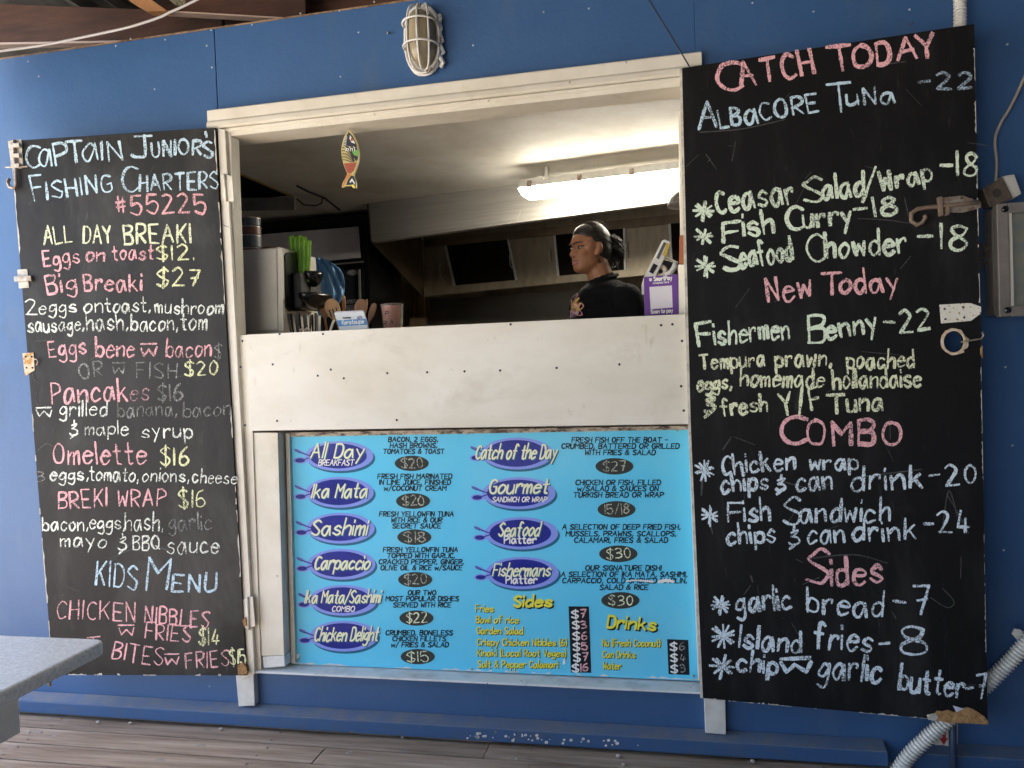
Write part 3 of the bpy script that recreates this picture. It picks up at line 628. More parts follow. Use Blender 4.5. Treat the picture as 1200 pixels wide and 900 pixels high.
C([('garlic', 864, 718, 927, 713, 25), ('bread', 946, 718, 1034, 722, 26), ('-7', 1048, 720, 1089, 720, 32)], 'n', 4)
C([('Island', 866, 758, 938, 764, 23), ('fries', 954, 759, 1021, 764, 26), ('-', 1034, 766, 1045, 764, 24), ('8', 1059, 768, 1084, 767, 32)], 'n', 4.2)
C([('chip', 864, 786, 910, 790, 21), ('~', 915, 789, 950, 788, 19), ('garlic', 959, 795, 1032, 799, 28), ('butter', 1053, 808, 1128, 818, 26), ('-7', 1133, 819, 1156, 818, 27)], 'n', 4.3)
mb = MB()
for (p, wd) in [([(1005, 256), (1040, 258), (1068, 262)], 1), ([(1110, 580), (1122, 600), (1135, 625)], 1.5), ([(1105, 615), (1112, 575), (1122, 605)], 1.3), ([(945, 655), (1000, 650), (1040, 660)], 1.3), ([(1090, 700), (1110, 712), (1118, 705), (1105, 690)], 1), ([(847, 527), (857, 512)], 1.2), ([(1060, 232), (1065, 255)], 1.4), ([(920, 565), (950, 572), (975, 566)], 1.5), ([(880, 675), (882, 682)], 2), ([(1065, 30), (1072, 26)], 1), ([(1040, 75), (1062, 72)], 1), ([(820, 155), (870, 151), (920, 140)], 1.1), ([(1080, 262), (1066, 258)], 1), ([(1000, 560), (1080, 550)], 1.5), ([(1010, 412), (1055, 416)], 1), ([(823, 560), (822, 580)], 2), ([(832, 612), (835, 625)], 2)]:
    mb = MB(); ribbon(mb, PR, spline(p, 6), wd, .0005, .4, 2); link('chalk_smear', mb, CH['s'], SR)
g6 = random.Random(31)
for _ in range(34):
    x, y_ = g6.uniform(815, 1135), g6.uniform(100, 820); a = g6.uniform(0, 6.3); L_ = g6.uniform(3, 26)
    mb = MB(); ribbon(mb, PR, [(x, y_), (x+L_*math.cos(a), y_+L_*math.sin(a)*1.2)], g6.uniform(.5, 1.2), .0004, .4, 2); link('chalk_smear', mb, CH['s'], SR)
for _ in range(26):
    x, y_ = g6.uniform(60, 260), g6.uniform(180, 770); a = g6.uniform(0, 6.3); L_ = g6.uniform(3, 22)
    mb = MB(); ribbon(mb, PL, [(x, y_), (x+L_*math.cos(a), y_+L_*math.sin(a)*1.2)], g6.uniform(.5, 1.3), .0004, .4, 2); link('chalk_smear', mb, CH['s'], SL)
# hook bolt
hw('hook_plate', MB().px(PR, [(1099, 232), (1128, 229), (1142, 234), (1150, 236), (1150, 243), (1141, 246), (1128, 249), (1110, 249), (1101, 245)], .0006, .004), GALV, SR)
hw('hook', MB().tube([PR.W(*p, .012) for p in [(1147, 237), (1125, 239), (1105, 241.5), (1088, 243), (1075, 245), (1068, 250), (1068, 259), (1074, 263.5), (1081, 261), (1085, 255), (1083, 252)]], .0062, 10), RUST, SR, 0, True)
hw('hook_keeper', MB().px(PR, [(1099, 231), (1104, 230), (1106, 252), (1101, 253)], .004, .021), RUST, SR)
hw('hook_keeper', MB().px(PR, [(1108, 246), (1109, 241), (1113, 241), (1113, 251), (1107, 253)], .004, .016), RUST, SR)
hw('hook_bar', MB().px(PR, [(1106, 236), (1140, 232), (1140, 235), (1106, 239.5)], .004, .012), GALV, SR)
for p in ((1124, 246), (1140, 243), (1126, 232)): hw('screw', MB().ball(PR.W(*p, .0045), .004, 8, 6), RUST, SR, 0)
hw('latch_plate', MB().px(PR, [(1101, 357), (1137, 355), (1150, 359.5), (1150, 367), (1138, 376), (1103, 379)], .0006, .004), mat('rust_spotted_cream', (.72, .70, .62), .6, spots=(.38, .18, .05), sscale=130, sth=.62), SR)
for p in ((1107, 362), (1129, 360), (1108, 374), (1130, 372)): hw('screw', MB().ball(PR.W(*p, .0042), .0032, 8, 6), BLACKM, SR, 0)
ringm = MB(); a_ = disc_pts(*HC, 17.5, 17, 28); rg = random.Random(5)
outr = [(x+(rg.uniform(-.5, 3.5) if (x > HC[0] and y_ > 395) or y_ < 388 else 0), y_+rg.uniform(-1, .6)) for x, y_ in disc_pts(*HC, 15.2, 15.8, 28)]; inn = disc_pts(*HC, 11.6, 12.6, 28)
for i in range(28):
    j = (i+1) % 28; ringm.px(PR, [outr[i], outr[j], inn[j], inn[i]], .0004, .0012)
hw('bolt_hole_rim', ringm, mat('bare_ply_rim', (.55, .40, .24), .8, (.70, .66, .58), 60), SR, 0)
hw('hole_lining', MB().tube([PR.W(*HC, .001), PR.W(*HC, -.016)], .0305, 28, cap=False), PLYEDGE, SR, 0)
hw('wire_hook', MB().tube([PR.W(*p, .006) for p in [(1126, 401), (1138, 399), (1150, 397), (1153, 393), (1151, 389)]], .0026, 6), GALV, SR, 0, True)
hw('chip', MB().px(PR, [(1148.5, 408), (1151.5, 405), (1152, 420), (1149, 416)], -.016, .001), PLYEDGE, SR)
# broken corner
jag = [(1095, 837), (1098, 833), (1104, 834), (1111, 832), (1118, 835), (1126, 830.5), (1134, 829), (1140, 831), (1148, 836), (1154, 840), (1158.5, 846), (1158.5, 849.5), (1137, 848), (1112, 847.5), (1100, 845)]
hw('broken_corner', MB().px(PR, jag, -.018, .0025), PLYEDGE, SR)
hw('paint_flake', MB().px(PR, [(1116.5, 827), (1124, 829), (1130, 831), (1121, 834.5)], .0006, .0035), mat('lilac_flake', (.55, .56, .68), .7), SR)
hw('paint_flake', MB().px(PR, [(1086, 838), (1095, 836), (1100, 840), (1097, 845), (1088, 844)], .0006, .003), EDGEW, SR)

# ================================================================== PRINTED MENU
MP = at(.041)
c_ = MP.W(560, 790); MN = thing('menu_sign', 'glossy sky blue printed menu board with fish shaped dish names under the counter', 'menu board', (c_.x, .041, c_.z))
GL = dict(rough=.42, coat=.08, spec=.15)
CY = mat('menu_sky_blue', (.12, .60, .88), c2=(.18, .62, .83), scale=3.2, lo=.45, hi=.8, **GL)  # paler patches paint soft glare into the sky blue
NAVY = mat('menu_navy', (.008, .018, .23), c2=(.020, .030, .30), scale=9, **GL); LILAC = mat('menu_lilac', (.24, .32, .80), **GL)
PRW = mat('print_white', (.8, .8, .78), **GL); PRB = mat('print_black', (.012, .014, .02), **GL); PRY = mat('print_yellow', (.80, .76, .08), **GL)
CREAM = mat('print_cream', (.80, .82, .58), **GL); SHD = mat('print_drop_shadow', (.02, .13, .24), **GL); SLATE = mat('price_slate', (.03, .035, .03), .8)
link('panel', MB().px(MP, [(337, 510), (807, 500), (819.5, 798), (342, 778)], -.005, 0), CY, MN)
def flat(name, pts, m, d, label=None):
    q = [MP.loc(u, v, d) for u, v in pts]
    o = link(name, MB().prism([MP.w(a, b, d) for a, b in q], [MP.w(a, b, d-.00015) for a, b in q]), m, MN)
    if label: o['label'] = label
    return o
def ink(text, x0, y0, x1, y1, cap, m, wpx, d=.0012, slant=0., name='menu_lettering', jit=.15, gap=2.0, shadow=None, tilt=0):
    ss = strokes(text.replace('&', '+'), x0, y0, x1, y1, cap, jit, slant, gap)
    if shadow:
        mb = MB()
        for s in ss: ribbon(mb, MP, [(x+shadow, y+shadow) for x, y in s], wpx*1.15, d-.0004)
        link('lettering_shadow', mb, SHD if m is not PRY else PRB, MN)
    mb = MB()
    for s in ss: ribbon(mb, MP, s, wpx, d)
    o = link(name, mb, m, MN); o['label'] = ('printed lettering reading %s' % text)[:90]; return o
def fish(cx, cy, rx, ry, title, tx0, ty, tx1, tcap, sub=None, sy_=0, sx0=0, sx1=0, scap=6, wd=2.3, bold=False, pale=0):
    flat('badge_shadow', disc_pts(cx+2.2, cy+2.6, rx, ry, 36), SHD, .0003)
    flat('badge_rim', disc_pts(cx, cy, rx, ry, 36), LILAC, .0006)
    flat('badge', disc_pts(cx-1.2, cy-.2, rx*.84, ry*.84, 36), NAVY, .0009, 'navy oval badge for %s' % title)
    L0 = cx-rx
    flat('fork_mark', [(L0-13, cy-7), (L0-10, cy-9), (L0-3, cy-5.5), (L0+2, cy-2), (L0+7, cy-1), (L0+7, cy+.6), (L0+1, cy-.2), (L0-4, cy-2.6), (L0-10, cy-5)], LILAC, .0004)
    mb = MB()
    for k in (-1, 0, 1): ribbon(mb, MP, [(L0-12+k*.6, cy-7+k*1.3), (L0-6, cy-4.6+k*1.1)], .8, .0008)
    ribbon(mb, MP, [(L0-6, cy-4.6), (L0+8, cy+.4)], 1.6, .0008); link('fork_tines', mb, NAVY, MN)
    flat('spoon_rim', disc_pts(L0-5.5, cy+5, 8.2, 4, 18), LILAC, .0004); flat('spoon_bowl', disc_pts(L0-5.8, cy+5, 5.8, 2.6, 18), NAVY, .0008)
    mb = MB(); ribbon(mb, MP, [(L0-1, cy+4), (L0+8, cy+1)], 1.6, .0008); link('spoon_handle', mb, NAVY, MN)
    ink(title, tx0, ty, tx1, ty-.4, tcap, CREAM, wd, .0018, .22, 'badge_title', .5, 1.9, shadow=1.0)
    if sub: ink(sub, sx0, sy_, sx1, sy_, scap, PRW, 1.9 if bold else 1.25, .0018, 0 if bold else .2, 'badge_subtitle', .1, 1.9 if not bold else 2.2)
fish(397.5, 534.5, 40, 17.5, 'All Day', 364, 536.5, 425, 16, 'BREAKFAST', 545.3, 373, 414, 6.5)
fish(398, 577, 40, 18, 'Ika Mata', 365, 583, 429, 15.5)
fish(399, 619, 40, 18, 'Sashimi', 365, 627, 429, 17)
fish(400, 661.3, 40, 18, 'Carpaccio', 368, 667, 432, 15)
fish(402, 703.5, 40, 18, 'Ika Mata/Sashimi', 357, 706.5, 445, 14, 'COMBO', 716.5, 389, 415, 6, wd=1.9)
fish(403, 745.5, 40, 18, 'Chicken Delight', 368, 751, 442, 15, wd=2)
fish(606, 531.5, 42, 18.7, 'Catch of the Day', 557, 537.5, 651, 15.5, wd=2.1)
fish(608, 578, 43, 18.7, 'Gourmet', 573, 578, 641, 16, 'SANDWICH OR WRAP', 588, 577, 640, 5.5, wd=2.4)
fish(611, 625, 43, 18.9, 'Seafood', 584, 628, 631, 15, 'Platter', 636.5, 591, 628, 8.5, bold=True, wd=2.1)
fish(612, 671.5, 43, 18.9, 'Fishermans', 577, 675, 644, 14, 'Platter', 683.5, 593, 629, 8.5, bold=True, wd=2)
for cx, cy_, rx, ry, t in [(482.5, 543, 20, 9, '$20'), (484, 587.2, 20, 9.2, '$20'), (485.5, 629.5, 20, 9.2, '$18'), (486.5, 679.3, 20, 9, '$20'), (488, 724.3, 20, 9, '$22'), (489.5, 769.5, 20, 9, '$15'),
                           (720, 546.5, 22.3, 9.7, '$27'), (722.5, 597, 22.3, 9.8, '15/18'), (724.5, 649, 22.5, 9.8, '$30'), (727, 703.6, 22.5, 9.8, '$30')]:
    flat('price_oval', disc_pts(cx, cy_, rx, ry, 28), SLATE, .0008, 'black price oval with %s chalked on it' % t)
    mb = MB()
    for s in strokes(t, cx-rx*.6, cy_+5.5, cx+rx*.62, cy_+5, 11.5, 1): ribbon(mb, MP, s, 1.35, .0013, .45, 1.6)
    link('chalk_price', mb, CH['l'] if t in ('$22', '$15', '$30') else CH['W3'], MN)
for t, x0, x1, yb in [('BACON, 2 EGGS,', 455, 513, 517.6), ('HASH BROWNS,', 457, 512, 524.6), ('TOMATOES & TOAST', 449, 520, 531.6),
    ('FRESH FISH MARINATED', 442.5, 529, 560.8), ('IN LIME JUICE, FINISHED', 444.5, 527.5, 567.7), ('w/COCONUT CREAM', 450, 522.5, 574.8),
    ('FRESH YELLOWFIN TUNA', 444.5, 531, 605), ('WITH RICE & OUR', 458.5, 517.5, 612), ('SECRET SAUCE', 460, 516, 619),
    ('FRESH YELLOWFIN TUNA', 449, 536, 646.8), ('TOPPED WITH GARLIC,', 453.5, 532.5, 653.8), ('CRACKED PEPPER, GINGER,', 444, 543, 661), ('OLIVE OIL & RICE w/SAUCE', 446, 541, 668),
    ('OUR TWO', 478, 510.5, 697.2), ('MOST POPULAR DISHES', 452, 537, 704.2), ('SERVED WITH RICE', 461, 528, 711.5),
    ('CRUMBED, BONELESS', 452, 530, 744.2), ('CHICKEN FILLETS', 460, 522, 751.2), ('w/ FRIES & SALAD', 458.5, 525, 758.2)]:
    ink(t, x0, yb, x1, yb, 5.3, PRB, 1.4, .0008, .12)
for t, x0, x1, yb in [('FRESH FISH OFF THE BOAT -', 670, 782, 518.3), ('CRUMBED, BATTERED OR GRILLED', 658, 795.5, 525.6), ('WITH FRIES & SALAD', 685.5, 767.5, 533),
    ('CHICKEN OR FISH, FILLED', 674.5, 773.5, 568.2), ('w/SALAD & SAUCES ON', 676.5, 771, 575.3), ('TURKISH BREAD OR WRAP', 672, 777, 582.7),
    ('A SELECTION OF DEEP FRIED FISH,', 659, 797, 620.3), ('MUSSELS, PRAWNS, SCALLOPS,', 663, 792, 628.2), ('CALAMARI, FRIES & SALAD', 673, 782, 635.8),
    ('OUR SIGNATURE DISH!', 686, 774.5, 668.4), ('A SELECTION OF IKA MATA, SASHIMI,', 657.5, 805, 675.8), ('CARPACCIO, COLD SMOKED MARLIN,', 659, 804.5, 683.2), ('SALAD & RICE', 703, 759, 691)]:
    ink(t, x0, yb, x1, yb, 5.6, PRB, 1.45, .0008, .12)
mb = MB(); ribbon(mb, MP, [(734, 681), (745, 680), (766, 681.5)], 2.0, .0014, .5, 2); ribbon(mb, MP, [(772, 682), (780, 680), (789, 681.5)], 3.0, .0014, .5, 2); link('correction_paint', mb, PRW, MN)
ink('Sides', 602, 710.5, 646, 710.5, 12, PRY, 2.9, .0016, .1, shadow=1.5)
ink('Drinks', 711.5, 735, 767.5, 738.5, 13.5, PRY, 3.0, .0016, .1, shadow=1.6)
for t, x0, x1, yb in [('Fries', 557.5, 578, 716.5), ('Bowl of rice', 558, 607.5, 729.8), ('Garden Salad', 559, 612.5, 742.6), ('Crispy Chicken Nibbles (6)', 559.5, 664, 756.2), ('Kinaki (Local Root Veges)', 559.5, 663, 768.8), ('Salt & Pepper Calamari', 560, 654, 782),
                      ('Nu (Fresh Coconut)', 706, 773.5, 757), ('Can Drinks', 706.5, 744.5, 770.5), ('Water', 707, 727.5, 783.7)]:
    ink(t, x0, yb, x1, yb+.6, 7.6, PRY, 1.35, .0012, 0, shadow=.7)
flat('price_panel', [(666.3, 710.5), (690, 710.8), (692.8, 788.5), (669, 788)], PRB, .0008); flat('price_panel', [(781.8, 749), (806.5, 750), (808, 791), (783.5, 790)], PRB, .0008)
for (x, yb, t) in [(670, 724, '7'), (671, 736.5, '3'), (671.5, 749.5, '6'), (671.8, 762, '5'), (672.3, 774.8, '7'), (670.5, 787, '16')]:
    ink('$', x, yb, x+7.5, yb, 8.5, PRW, 1.9, .0013)
    mb = MB()
    for s in strokes(t, x+10.3, yb-.6, x+(16.5 if len(t) == 1 else 19), yb-.8, 8.5, 1): ribbon(mb, MP, s, 1.6, .0013, .3, 1.5)
    link('chalk_price', mb, CH['p'], MN)
for (x, yb, t) in [(785.5, 762, '6'), (786, 775, '4'), (786.3, 788, '3')]:
    ink('$', x, yb, x+7.5, yb, 8.5, PRW, 1.9, .0013)
    mb = MB()
    for s in strokes(t, x+11, yb-.6, x+17, yb-.8, 8, 1): ribbon(mb, MP, s, 1.3, .0013, .3, 1.5)
    link('chalk_price', mb, CH['W'], MN)
for p in ((549, 508), (794, 504), (350, 772), (813, 792), (553, 784)): link('screw', MB().ball(MP.W(*p, .001), (.004, .002, .004), 8, 6), GALV, MN)
link('paint_chip', MB().px(MP, [(346, 636+131), (352, 766), (349, 772), (345, 774)], 0, .0006), PRW, MN)
link('paint_chip', MB().px(MP, [(660, 773), (662, 771), (662.5, 778), (659.5, 779)], .001, .002), PRW, MN)
mbp = ragged(MP, (345, 778), (818, 797), .3, 3.0, 90, .0002, .0008, -1); link('ragged_paint_line', mbp, LEDGE, MN)

# ================================================================== BULKHEAD LAMP
def sp(u, v, d): return WALL.W(u, v, d)
LP = thing('bulkhead_lamp', 'oval bulkhead lamp with frosted glass in a white wire cage above the window', 'lamp', tuple(sp(495, 50, 0)))
s0, t0 = WALL.loc(494.5, 46, .03); hw_, hh = .058, .107
def cap_pts(a, h, n=24, top=1.0):
    out = []
    for i in range(n):
        an = 2*math.pi*i/n; c, s = math.cos(an), math.sin(an)
        out.append((a*math.copysign(abs(c)**.8, c), h*math.copysign(abs(s)**.85, s)))
    return out
def ring3(rad, hgt, d): return [WALL.w(s0+x, t0+z, d) for x, z in cap_pts(rad, hgt)]
mb = MB(); mb.prism(ring3(hw_*1.0, hh*.98, .016), ring3(hw_*1.02, hh, .001)); link('base', mb, PLASTW, LP, smooth=False)
levels = [(1, .016), (.99, .04), (.93, .062), (.78, .078), (.5, .088), (.2, .091)]
mb = MB(); i0 = 0; n = 24
for k, dd in levels:
    mb.v += ring3(.046*k, .092*(1-(1-k)*.7), dd)
for k in range(len(levels)-1):
    for j in range(n):
        j2 = (j+1) % n; mb.f.append((k*n+j, k*n+j2, (k+1)*n+j2, (k+1)*n+j))
mb.f.append(tuple(range((len(levels)-1)*n, len(levels)*n)))
link('glass', mb, mat('frosted_beige_glass', (.34, .29, .19), .3, (.27, .22, .14), 14, coat=.4), LP, smooth=True)
r_ = .0036
link('cage_rim', MB().tube(ring3(hw_*1.03, hh*1.03, .03)+ring3(hw_*1.03, hh*1.03, .03)[:1], .005, 8), PLASTW, LP, smooth=True)
link('cage_rim', MB().tube(ring3(hw_*1.05, hh*1.05, .012)+ring3(hw_*1.05, hh*1.05, .012)[:1], .005, 8), PLASTW, LP, smooth=True)
for zz in (.045, -.03):
    pts = [WALL.w(s0+.06*math.cos(math.pi*i/14), t0+zz, .03+.074*math.sin(math.pi*i/14)**.8) for i in range(15)]
    link('cage_hoop', MB().tube(pts, r_, 8), PLASTW, LP, smooth=True)
for xx in (-.034, .006, .04):
    top = .074 - abs(xx)*.55; pts = [WALL.w(s0+xx*math.sin(math.pi*i/18)**.35, t0+.108*math.cos(math.pi*i/18), .03+top*math.sin(math.pi*i/18)**.5) for i in range(19)]
    link('cage_bar', MB().tube(pts, r_, 8), PLASTW, LP, smooth=True)
pts = [WALL.w(s0+.062+.006*math.sin(i*2.1), t0+.075-i*.012, .02+.008*math.sin(i*1.7)) for i in range(15)]
link('flaking_paint', MB().tube(pts, .008, 6, rs=[.004+.005*RND.random() for _ in pts]), LEDGE, LP)
link('cage_catch', MB().tube([WALL.w(s0+.012, t0-.104, .03), WALL.w(s0+.02, t0-.118, .045), WALL.w(s0+.036, t0-.106, .05)], .004, 6), GALV, LP)

# ================================================================== HANGING FISH
FP = at(.03)
f0 = FP.W(410, 221); FI = thing('fish_ornament', 'small painted wooden fish ornament hanging nose up from the window head', 'ornament', tuple(f0))
body = [(407.5, 153), (410, 153.5), (414, 158), (418.5, 167), (420.5, 178), (420.5, 186), (418.5, 194), (415, 204), (414.5, 206), (417, 213), (417, 220.5), (412, 217.5), (405, 218), (400, 220), (401.5, 214), (406, 206), (406.5, 203), (402.5, 193), (400, 182), (400, 172), (402.5, 162)]
link('body', MB().px(FP, body, -.012, 0), mat('ornament_cream', (.55, .46, .18), .5), FI, bevel=.001)
dy = dict(
 head=([(408.5, 154.5), (413, 159), (417.5, 168), (418.5, 173), (402.5, 170), (404, 163)], (.018, .022, .035)),
 mid=([(402.5, 170.5), (418.5, 173.2), (419.5, 186), (417.5, 189), (409, 178)], (.03, .035, .03)),
 red=([(402.8, 191.5), (417.8, 190.5), (414.8, 200), (411, 203.5), (407.5, 203), (405, 198)], (.33, .07, .035)),
 orange=([(407, 203.5), (412, 204.2), (407, 210), (402, 218.8), (400.8, 219), (402.3, 214)], (.55, .20, .05)),
 tail=([(411.5, 205.5), (414.3, 206.5), (416.6, 213), (416.6, 219), (411, 216.5), (405.5, 217), (407.5, 211)], (.015, .018, .025)))
for k, (pt, c) in dy.items():
    link('painted_'+dict(head='head', mid='middle', red='belly', orange='fin', tail='tail')[k], MB().px(FP, pt, .0002, .0008), mat('ornament_'+k, c, .5), FI)
mk = [('eye', [(410, 158.5), (413.5, 163), (416.5, 168.5), (412, 167), (409.5, 162.5)], (.75, .75, .72), .0014), ('pupil', disc_pts(412.3, 163.5, 1.5, 2, 10), (.4, .06, .04), .002),
      ('green_patch', [(412.5, 178), (419.8, 175), (419.8, 183), (415, 182)], (.16, .42, .08), .0014), ('tail_stripe', [(409.5, 213), (412.5, 209), (416, 214.5), (415.5, 216.5), (412.5, 212), (410.5, 214.5)], (.7, .7, .68), .0014),
      ('tail_tip', [(411, 217), (414, 216), (416.4, 219.5), (415, 221)], (.8, .65, .1), .0014)]
for nme, pt, c, d in mk: link(nme, MB().px(FP, pt, d-.0004, d), mat('ornament_'+nme, c, .5), FI)
for i in range(5):
    mb = MB(); ribbon(mb, FP, spline([(400.8, 173+i*3.6), (406, 174+i*3.4), (411, 180+i*2.4), (415, 188+i*.4)], 5), 1.0, .0018); link('stripe', mb, mat('ornament_ink', (.02, .02, .025), .5), FI)
for i in range(6):
    mb = MB(); ribbon(mb, FP, [(404.5-.25*i, 160+i*1.8), (406.5-.25*i, 160.6+i*1.8)], .9, .0018); link('dash', mb, PRW, FI)
for i in range(5):
    mb = MB(); ribbon(mb, FP, spline([(404+i*2.6, 172+(i % 2)*2), (406+i*2.4, 174.5), (405+i*2.6, 177)], 4), .9, .0019); link('scale_mark', mb, PRW, FI)
link('string', MB().tube([FP.W(408.5, 153.5, -.005), sp(405.5, 140, -.03)], .0012, 5).tube([FP.W(409.5, 153.5, -.005), sp(411.5, 140, -.03)], .0012, 5), mat('twine', (.5, .36, .22), .9), FI)

# ================================================================== KITCHEN THINGS
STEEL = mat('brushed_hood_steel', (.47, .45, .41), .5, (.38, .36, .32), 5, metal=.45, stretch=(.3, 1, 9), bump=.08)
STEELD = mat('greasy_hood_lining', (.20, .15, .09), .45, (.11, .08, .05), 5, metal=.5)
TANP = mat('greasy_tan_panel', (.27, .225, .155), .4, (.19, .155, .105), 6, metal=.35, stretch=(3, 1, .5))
a_ = Vector((-1.765, 1.905, 0)); b_ = Vector((.075, 1.64, 0)); HPn = Plane(a_, b_-a_)
HD = thing('range_hood', 'long greasy stainless steel range hood across the back of the kitchen', 'range hood', (a_.x, a_.y, 1.8))
link('fascia', MB().px(HPn, [(432, 237.5), (900, 175), (900, 218.5), (435, 280)], -.012, 0), STEEL, HD, bevel=.002)
link('fascia_lip', MB().px(HPn, [(435, 280.2), (900, 218.8), (900, 222), (437, 283.5)], -.05, .004), STEEL, HD)
bd = -.88
P0, P1, P2 = HPn.W(432, 238, -.02), HPn.W(436.5, 283, -.02), HPn.W(497, 348, bd)
P3 = Vector((P2.x, P2.y, 2.295)); off = Vector((-.012, 0, 0))
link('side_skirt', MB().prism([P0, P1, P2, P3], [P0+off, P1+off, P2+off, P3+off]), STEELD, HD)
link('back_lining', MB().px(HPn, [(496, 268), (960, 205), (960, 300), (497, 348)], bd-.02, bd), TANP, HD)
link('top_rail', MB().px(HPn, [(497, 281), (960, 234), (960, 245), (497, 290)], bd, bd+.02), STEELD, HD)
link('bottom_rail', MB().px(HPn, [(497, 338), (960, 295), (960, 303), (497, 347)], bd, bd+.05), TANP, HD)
for q in ([(521, 286), (594.5, 277.5), (605, 330), (532, 336)], [(649, 272.5), (731, 265), (732.5, 320.5), (654, 327)], [(784, 260), (870, 252), (872, 308), (787, 317)]):
    link('filter', MB().px(HPn, q, bd+.001, bd+.006), mat('black_baffle_filter', (.005, .004, .003), .8, spec=.08, c2=(.014, .011, .008), scale=160, stretch=(9, 1, .2)), HD)
    for e in ((0, 3), (1, 2)):
        a, b = q[e[0]], q[e[1]]; link('filter_edge', MB().px(HPn, [(a[0]-1, a[1]), (a[0]+1.6, a[1]), (b[0]+1.6, b[1]), (b[0]-1, b[1])], bd+.006, bd+.016), STEEL, HD)
for (x, y_) in ((517, 318), (599, 305), (646, 300), (736, 293)):
    link('filter_handle', MB().tube([HPn.W(x, y_-9, bd+.002), HPn.W(x-2, y_-6, bd+.03), HPn.W(x-1, y_+6, bd+.03), HPn.W(x+1, y_+9, bd+.002)], .004, 6), STEEL, HD)
link('rivet', MB().ball(HPn.W(439, 243, .003), .006, 8, 6), GALV, HD)
for (p, q) in (((560, 250), (585, 236)), ((600, 262), (606, 249)), ((606, 259), (610, 248))):
    mb = MB(); ribbon(mb, HPn, [p, q], .8, .001); 
link('scratch', mb, mat('bare_scratch', (.6, .56, .5), .4), HD)
# fluorescent fitting
f1 = PZ(607, 212.5, 2.3) + Vector((0, -.30, 0)); FPn = Plane((f1.x, f1.y, 0), b_-a_)
FX = thing('fluorescent_light', 'lit white fluorescent batten light on the kitchen ceiling', 'ceiling light', (f1.x, f1.y, 2.25))
PY = lambda pts, d0, d1: MB().px(FPn, pts, d0, d1)
link('housing', PY([(608, 210.5), (860, 180), (860, 190), (607, 220)], -.13, 0), PLASTW, FX, bevel=.003)
DIF = mat('lit_diffuser', (1.0, .93, .78), .5, emit=TUBE)
for hx in (640, 775): link('hanger', PY([(hx-2, 195), (hx+2, 195), (hx+2, 208), (hx-2, 208)], -.08, -.05), PLASTW, FX)
link('added_light_shield', PY([(608, 219), (860, 188.5), (860, 201), (611, 228)], -.145, -.127), PLASTW, FX)  # added plate that keeps the tube's light off the hood fascia
link('diffuser', PY([(606.5, 220.6), (860, 190.6), (860, 202.5), (612, 229.5)], -.125, -.004), DIF, FX, bevel=.004)
for (x, y_) in ((620, 216.5), (679, 209.5), (740, 202.5)): link('clip', PY([(x-2.5, y_-5), (x+2.5, y_-5.5), (x+3, y_+2.5), (x-2.5, y_+3)], 0, .006), GALV, FX)
for (x, y_) in ((637, 209), (642, 208.4)): link('knob', MB().ball(FPn.W(x, y_-.6, .003), .008, 8, 6), PLASTW, FX)
# domed lid
LD = at(.75); l0 = LD.W(806, 241)
DL = thing('lamp_shade', 'grey domed shade hanging inside the window at its right edge', 'lamp shade', tuple(l0))
link('shade', MB().lathe(l0, [(.083, 0), (.082, .012), (.07, .034), (.045, .055), (.012, .066), (.01, .08)], 28), mat('dull_grey_shade', (.17, .155, .135), .6, (.08, .07, .06), 60, bump=.3), DL, smooth=True)
link('shade_cord', MB().tube([l0+Vector((0, 0, .078)), Vector((l0.x, l0.y, 2.3))], .003, 6), BLACKM, DL)
# fridge
FR = at(2.05); r0 = FR.W(360, 420)
FG = thing('drinks_fridge', 'black upright drinks fridge with blank pale header panel at the back left of the kitchen', 'fridge', (r0.x, 2.05, FLZ))
zfr = FR.loc(360, 256)[1]; x0, x1 = FR.loc(262, 300)[0], FR.loc(431, 300)[0]
link('body', MB().box((x0, 2.06, FLZ), (x1, 2.65, zfr)), BLACKP, FG, bevel=.004)
link('header_panel', MB().px(FR, [(264, 278), (419.5, 265.5), (422, 302), (264, 317)], -.008, .004), mat('header_acrylic', (.74, .71, .74), .4, (.66, .63, .65), 3), FG, bevel=.002)
link('door_frame', MB().px(FR, [(264, 319), (424, 305), (426, 311), (264, 325)], 0, .02), BLACKP, FG, bevel=.002)
link('glass', MB().px(FR, [(275, 328), (420.5, 315), (423, 420), (275, 425)], 0, .004), mat('dark_door_glass', (.03, .034, .034), .15, coat=.5), FG)
link('trim_strip', MB().px(FR, [(388, 309.2), (426, 305.8), (426, 307.4), (388, 310.8)], .02, .024), STEEL, FG)
link('trim_strip', MB().px(FR, [(419.6, 316), (421.4, 315.8), (424, 420), (422, 420)], .004, .02), STEEL, FG)
link('oval_sticker', MB().px(FR, disc_pts(413, 319.5, 6.6, 3.1, 22), .004, .0055), mat('pale_sticker', (.5, .5, .48), .5, (.25, .25, .25), 90), FG)
link('sticker', MB().px(FR, [(402, 352), (421, 350), (421.5, 354.5), (402.5, 356.5)], .004, .0055), mat('lettered_strip', (.5, .5, .5), .5, (.05, .05, .05), 160, lo=.45, hi=.5, stretch=(2, 1, .4)), FG)
link('cooler_shelf', MB().px(FR, [(402, 358), (422, 356), (422, 371), (402, 373)], .004, .006), mat('grey_crate', (.22, .22, .22), .5, (.1, .1, .1), 30), FG)
